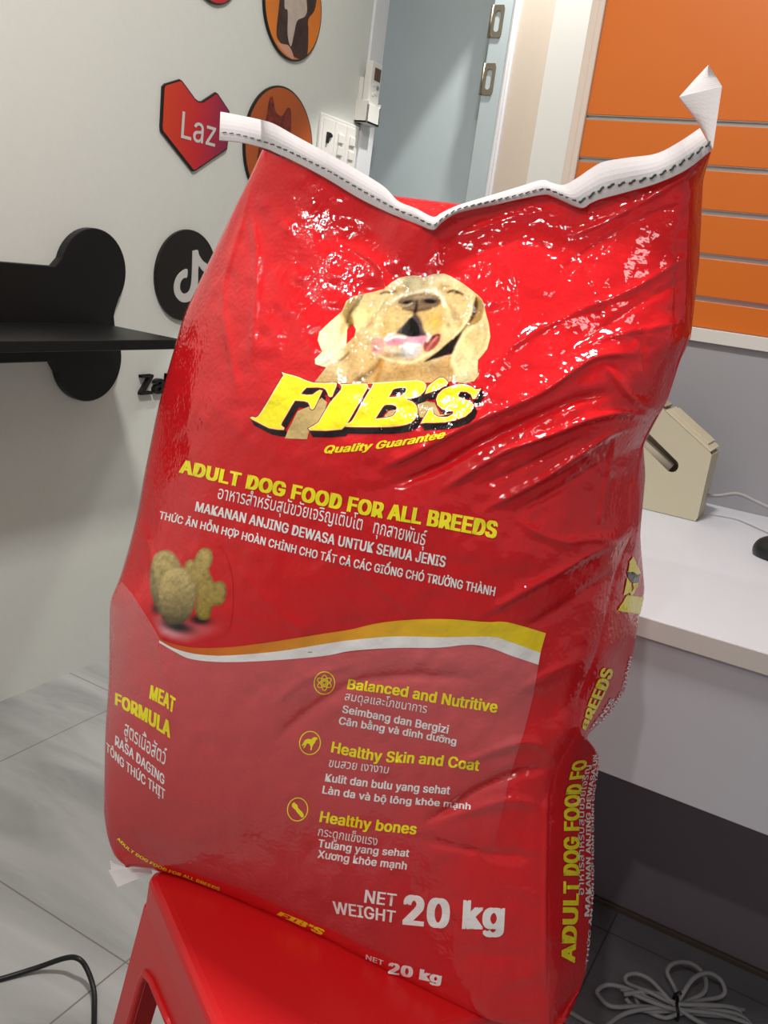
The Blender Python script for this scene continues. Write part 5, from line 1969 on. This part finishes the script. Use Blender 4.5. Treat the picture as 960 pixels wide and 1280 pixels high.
ZT = SEAT_Z - .046
for (sa, sb) in ((1, 1), (-1, 1), (-1, -1), (1, -1)):
    V, Fs = [], []
    zs = [ZT, .364, .358, .350, .335, .2, 0.0]
    # how far from the corner the panel reaches (fraction of half width) : apron is full width at the top
    wd_ = [1.0, 1.0, .45, .33, .295, .26, .22]
    NSEG = 12
    fine = []
    for i in range(len(zs) - 1):
        for k in range(5):
            f = k / 5
            fine.append((zs[i] + (zs[i + 1] - zs[i]) * f, wd_[i] + (wd_[i + 1] - wd_[i]) * f))
    fine.append((zs[-1], wd_[-1]))
    for (z, w) in fine:
        row = []
        for inset in (0.0, .004):
            q = []
            for k in range(NSEG, -1, -1):
                q.append(side_pt(0, sa, sb * (1 - w * k / NSEG) * (1 - .02 * (k == 0)), z, inset))
            for k in range(0, NSEG + 1):
                q.append(side_pt(1, sb, sa * (1 - w * k / NSEG) * (1 - .02 * (k == 0)), z, inset))
            row.append(q)
        V += row[0] + row[1]
    nc = 2 * (NSEG + 1)
    for i in range(len(fine) - 1):
        b0, b1 = i * 2 * nc, (i + 1) * 2 * nc
        for k in range(nc - 1):
            Fs += [(b0 + k, b0 + k + 1, b1 + k + 1, b1 + k), (b0 + nc + k, b1 + nc + k, b1 + nc + k + 1, b0 + nc + k + 1)]
        for k in (0, nc - 1):
            Fs.append((b0 + k, b1 + k, b1 + nc + k, b0 + nc + k))
    for b0 in (0, (len(fine) - 1) * 2 * nc):
        for k in range(nc - 1):
            Fs.append((b0 + k, b0 + nc + k, b0 + nc + k + 1, b0 + k + 1))
    bm = bmesh.new()
    vs = [bm.verts.new(tuple(v)) for v in V]
    for f in Fs:
        bm.faces.new([vs[i] for i in f])
    bmesh.ops.recalc_face_normals(bm, faces=bm.faces[:])
    leg = bm_obj('leg', bm, M['stool'], stool)
    # raised rib along the opening's edge on each of the two sides
    for axis, sg, so in ((0, sa, sb), (1, sb, sa)):
        P = []
        for (z, w) in fine[6:]:
            P.append(side_pt(axis, sg, so * (1 - w), z, -.001))
        v, f = tube(P, .0045, 8)
        mesh_obj('rib', v, f, M['stool'], leg, True)

# ------------------------------------------------------------------ cords on the floor
pts = [on_plane(np.array(float(a)), np.array(float(b)), 2, z) for (a, b, z) in ((-60, 1240, .004), (0, 1224, .004), (45, 1210, .01), (80, 1198, .03), (97, 1198, .04), (108, 1210, .03), (117, 1236, .012), (118, 1262, .004), (117, 1290, .004), (112, 1330, .004))]
V, Fs = tube(catmull(pts, 10), .0042, 10)
o = mesh_obj('power_cord', V, Fs, M['cord_black'], None, True, origin=tuple(pts[3] * np.array([1, 1, 0])))
tag(o, 'black cord looping over the grey marble floor, left of the stool', 'cord')

cc = on_plane(np.array(845.), np.array(1262.), 2, .0)
ex = on_plane(np.array(925.), np.array(1270.), 2, .0) - cc
ex /= np.linalg.norm(ex)
ey = np.array([-ex[1], ex[0], 0])
if ey @ FH < 0:
    ey = -ey
loops = []


def fl(x, y, z):
    q = on_plane(np.array(float(x)), np.array(float(y)), 2, z)
    return q


coil = empty('cable_coil', (float(cc[0]), float(cc[1]), 0), 'coiled grey cable tied with a black tie, on the dark floor under the desk', 'cable')
strand = [
    [(700, 1258, .006), (740, 1281, .006), (780, 1300, .006)],
    [(900, 1262, .02), (860, 1263, .024), (800, 1258, .02), (765, 1258, .02), (750, 1246, .016), (747, 1238, .02), (760, 1231, .03), (785, 1236, .03), (815, 1250, .03), (846, 1262, .026), (905, 1264, .02), (930, 1272, .01), (945, 1290, .006)],
    [(930, 1262, .012), (880, 1258, .022), (846, 1256, .028), (812, 1240, .04), (790, 1232, .03), (782, 1226, .03), (784, 1219, .036), (796, 1217, .045), (812, 1224, .045), (828, 1240, .04), (845, 1258, .03), (870, 1275, .02), (900, 1290, .01)],
    [(846, 1256, .026), (856, 1238, .05), (868, 1222, .06), (885, 1216, .06), (900, 1224, .05), (906, 1238, .04), (900, 1246, .03), (880, 1250, .028), (860, 1254, .028), (846, 1258, .026), (800, 1262, .02), (775, 1270, .012), (755, 1285, .008)],
    [(850, 1250, .03), (842, 1232, .04), (834, 1215, .05), (842, 1204, .055), (860, 1203, .05), (874, 1211, .045), (882, 1224, .04), (880, 1240, .034), (862, 1250, .03), (846, 1258, .03)],
    [(780, 1243, .03), (800, 1240, .034), (822, 1242, .036), (846, 1254, .034), (880, 1256, .03), (910, 1258, .024), (925, 1264, .014), (915, 1270, .012), (880, 1268, .016), (846, 1264, .018), (810, 1264, .016), (790, 1256, .018), (782, 1248, .024)],
    [(776, 1236, .026), (800, 1246, .03), (830, 1258, .03), (850, 1262, .028), (900, 1268, .02), (936, 1280, .008), (960, 1296, .006)],
    [(795, 1240, .02), (796, 1252, .018), (806, 1262, .014), (830, 1272, .012), (846, 1268, .02), (866, 1262, .024), (900, 1256, .024)],
]
for s_ in strand:
    P = catmull([fl(*q) for q in s_], 10)
    V, Fs = tube(P, .0038, 8)
    mesh_obj('cable_strand', V, Fs, M['cord_grey'], coil, True)
tie = [fl(844, 1243, .05), fl(847, 1248, .052), fl(846, 1256, .05), fl(848, 1268, .04), fl(846, 1275, .01), fl(843, 1262, .004), fl(842, 1250, .02), fl(844, 1243, .05)]
V, Fs = tube(catmull(tie, 8), .0026, 8)
mesh_obj('cable_tie', V, Fs, M['cord_black'], coil, True)
V, Fs = tube(catmull([fl(844, 1243, .05), fl(849, 1240, .056), fl(852, 1243, .054)], 6), .0018, 6)
mesh_obj('tie_end', V, Fs, M['cord_black'], coil, True)
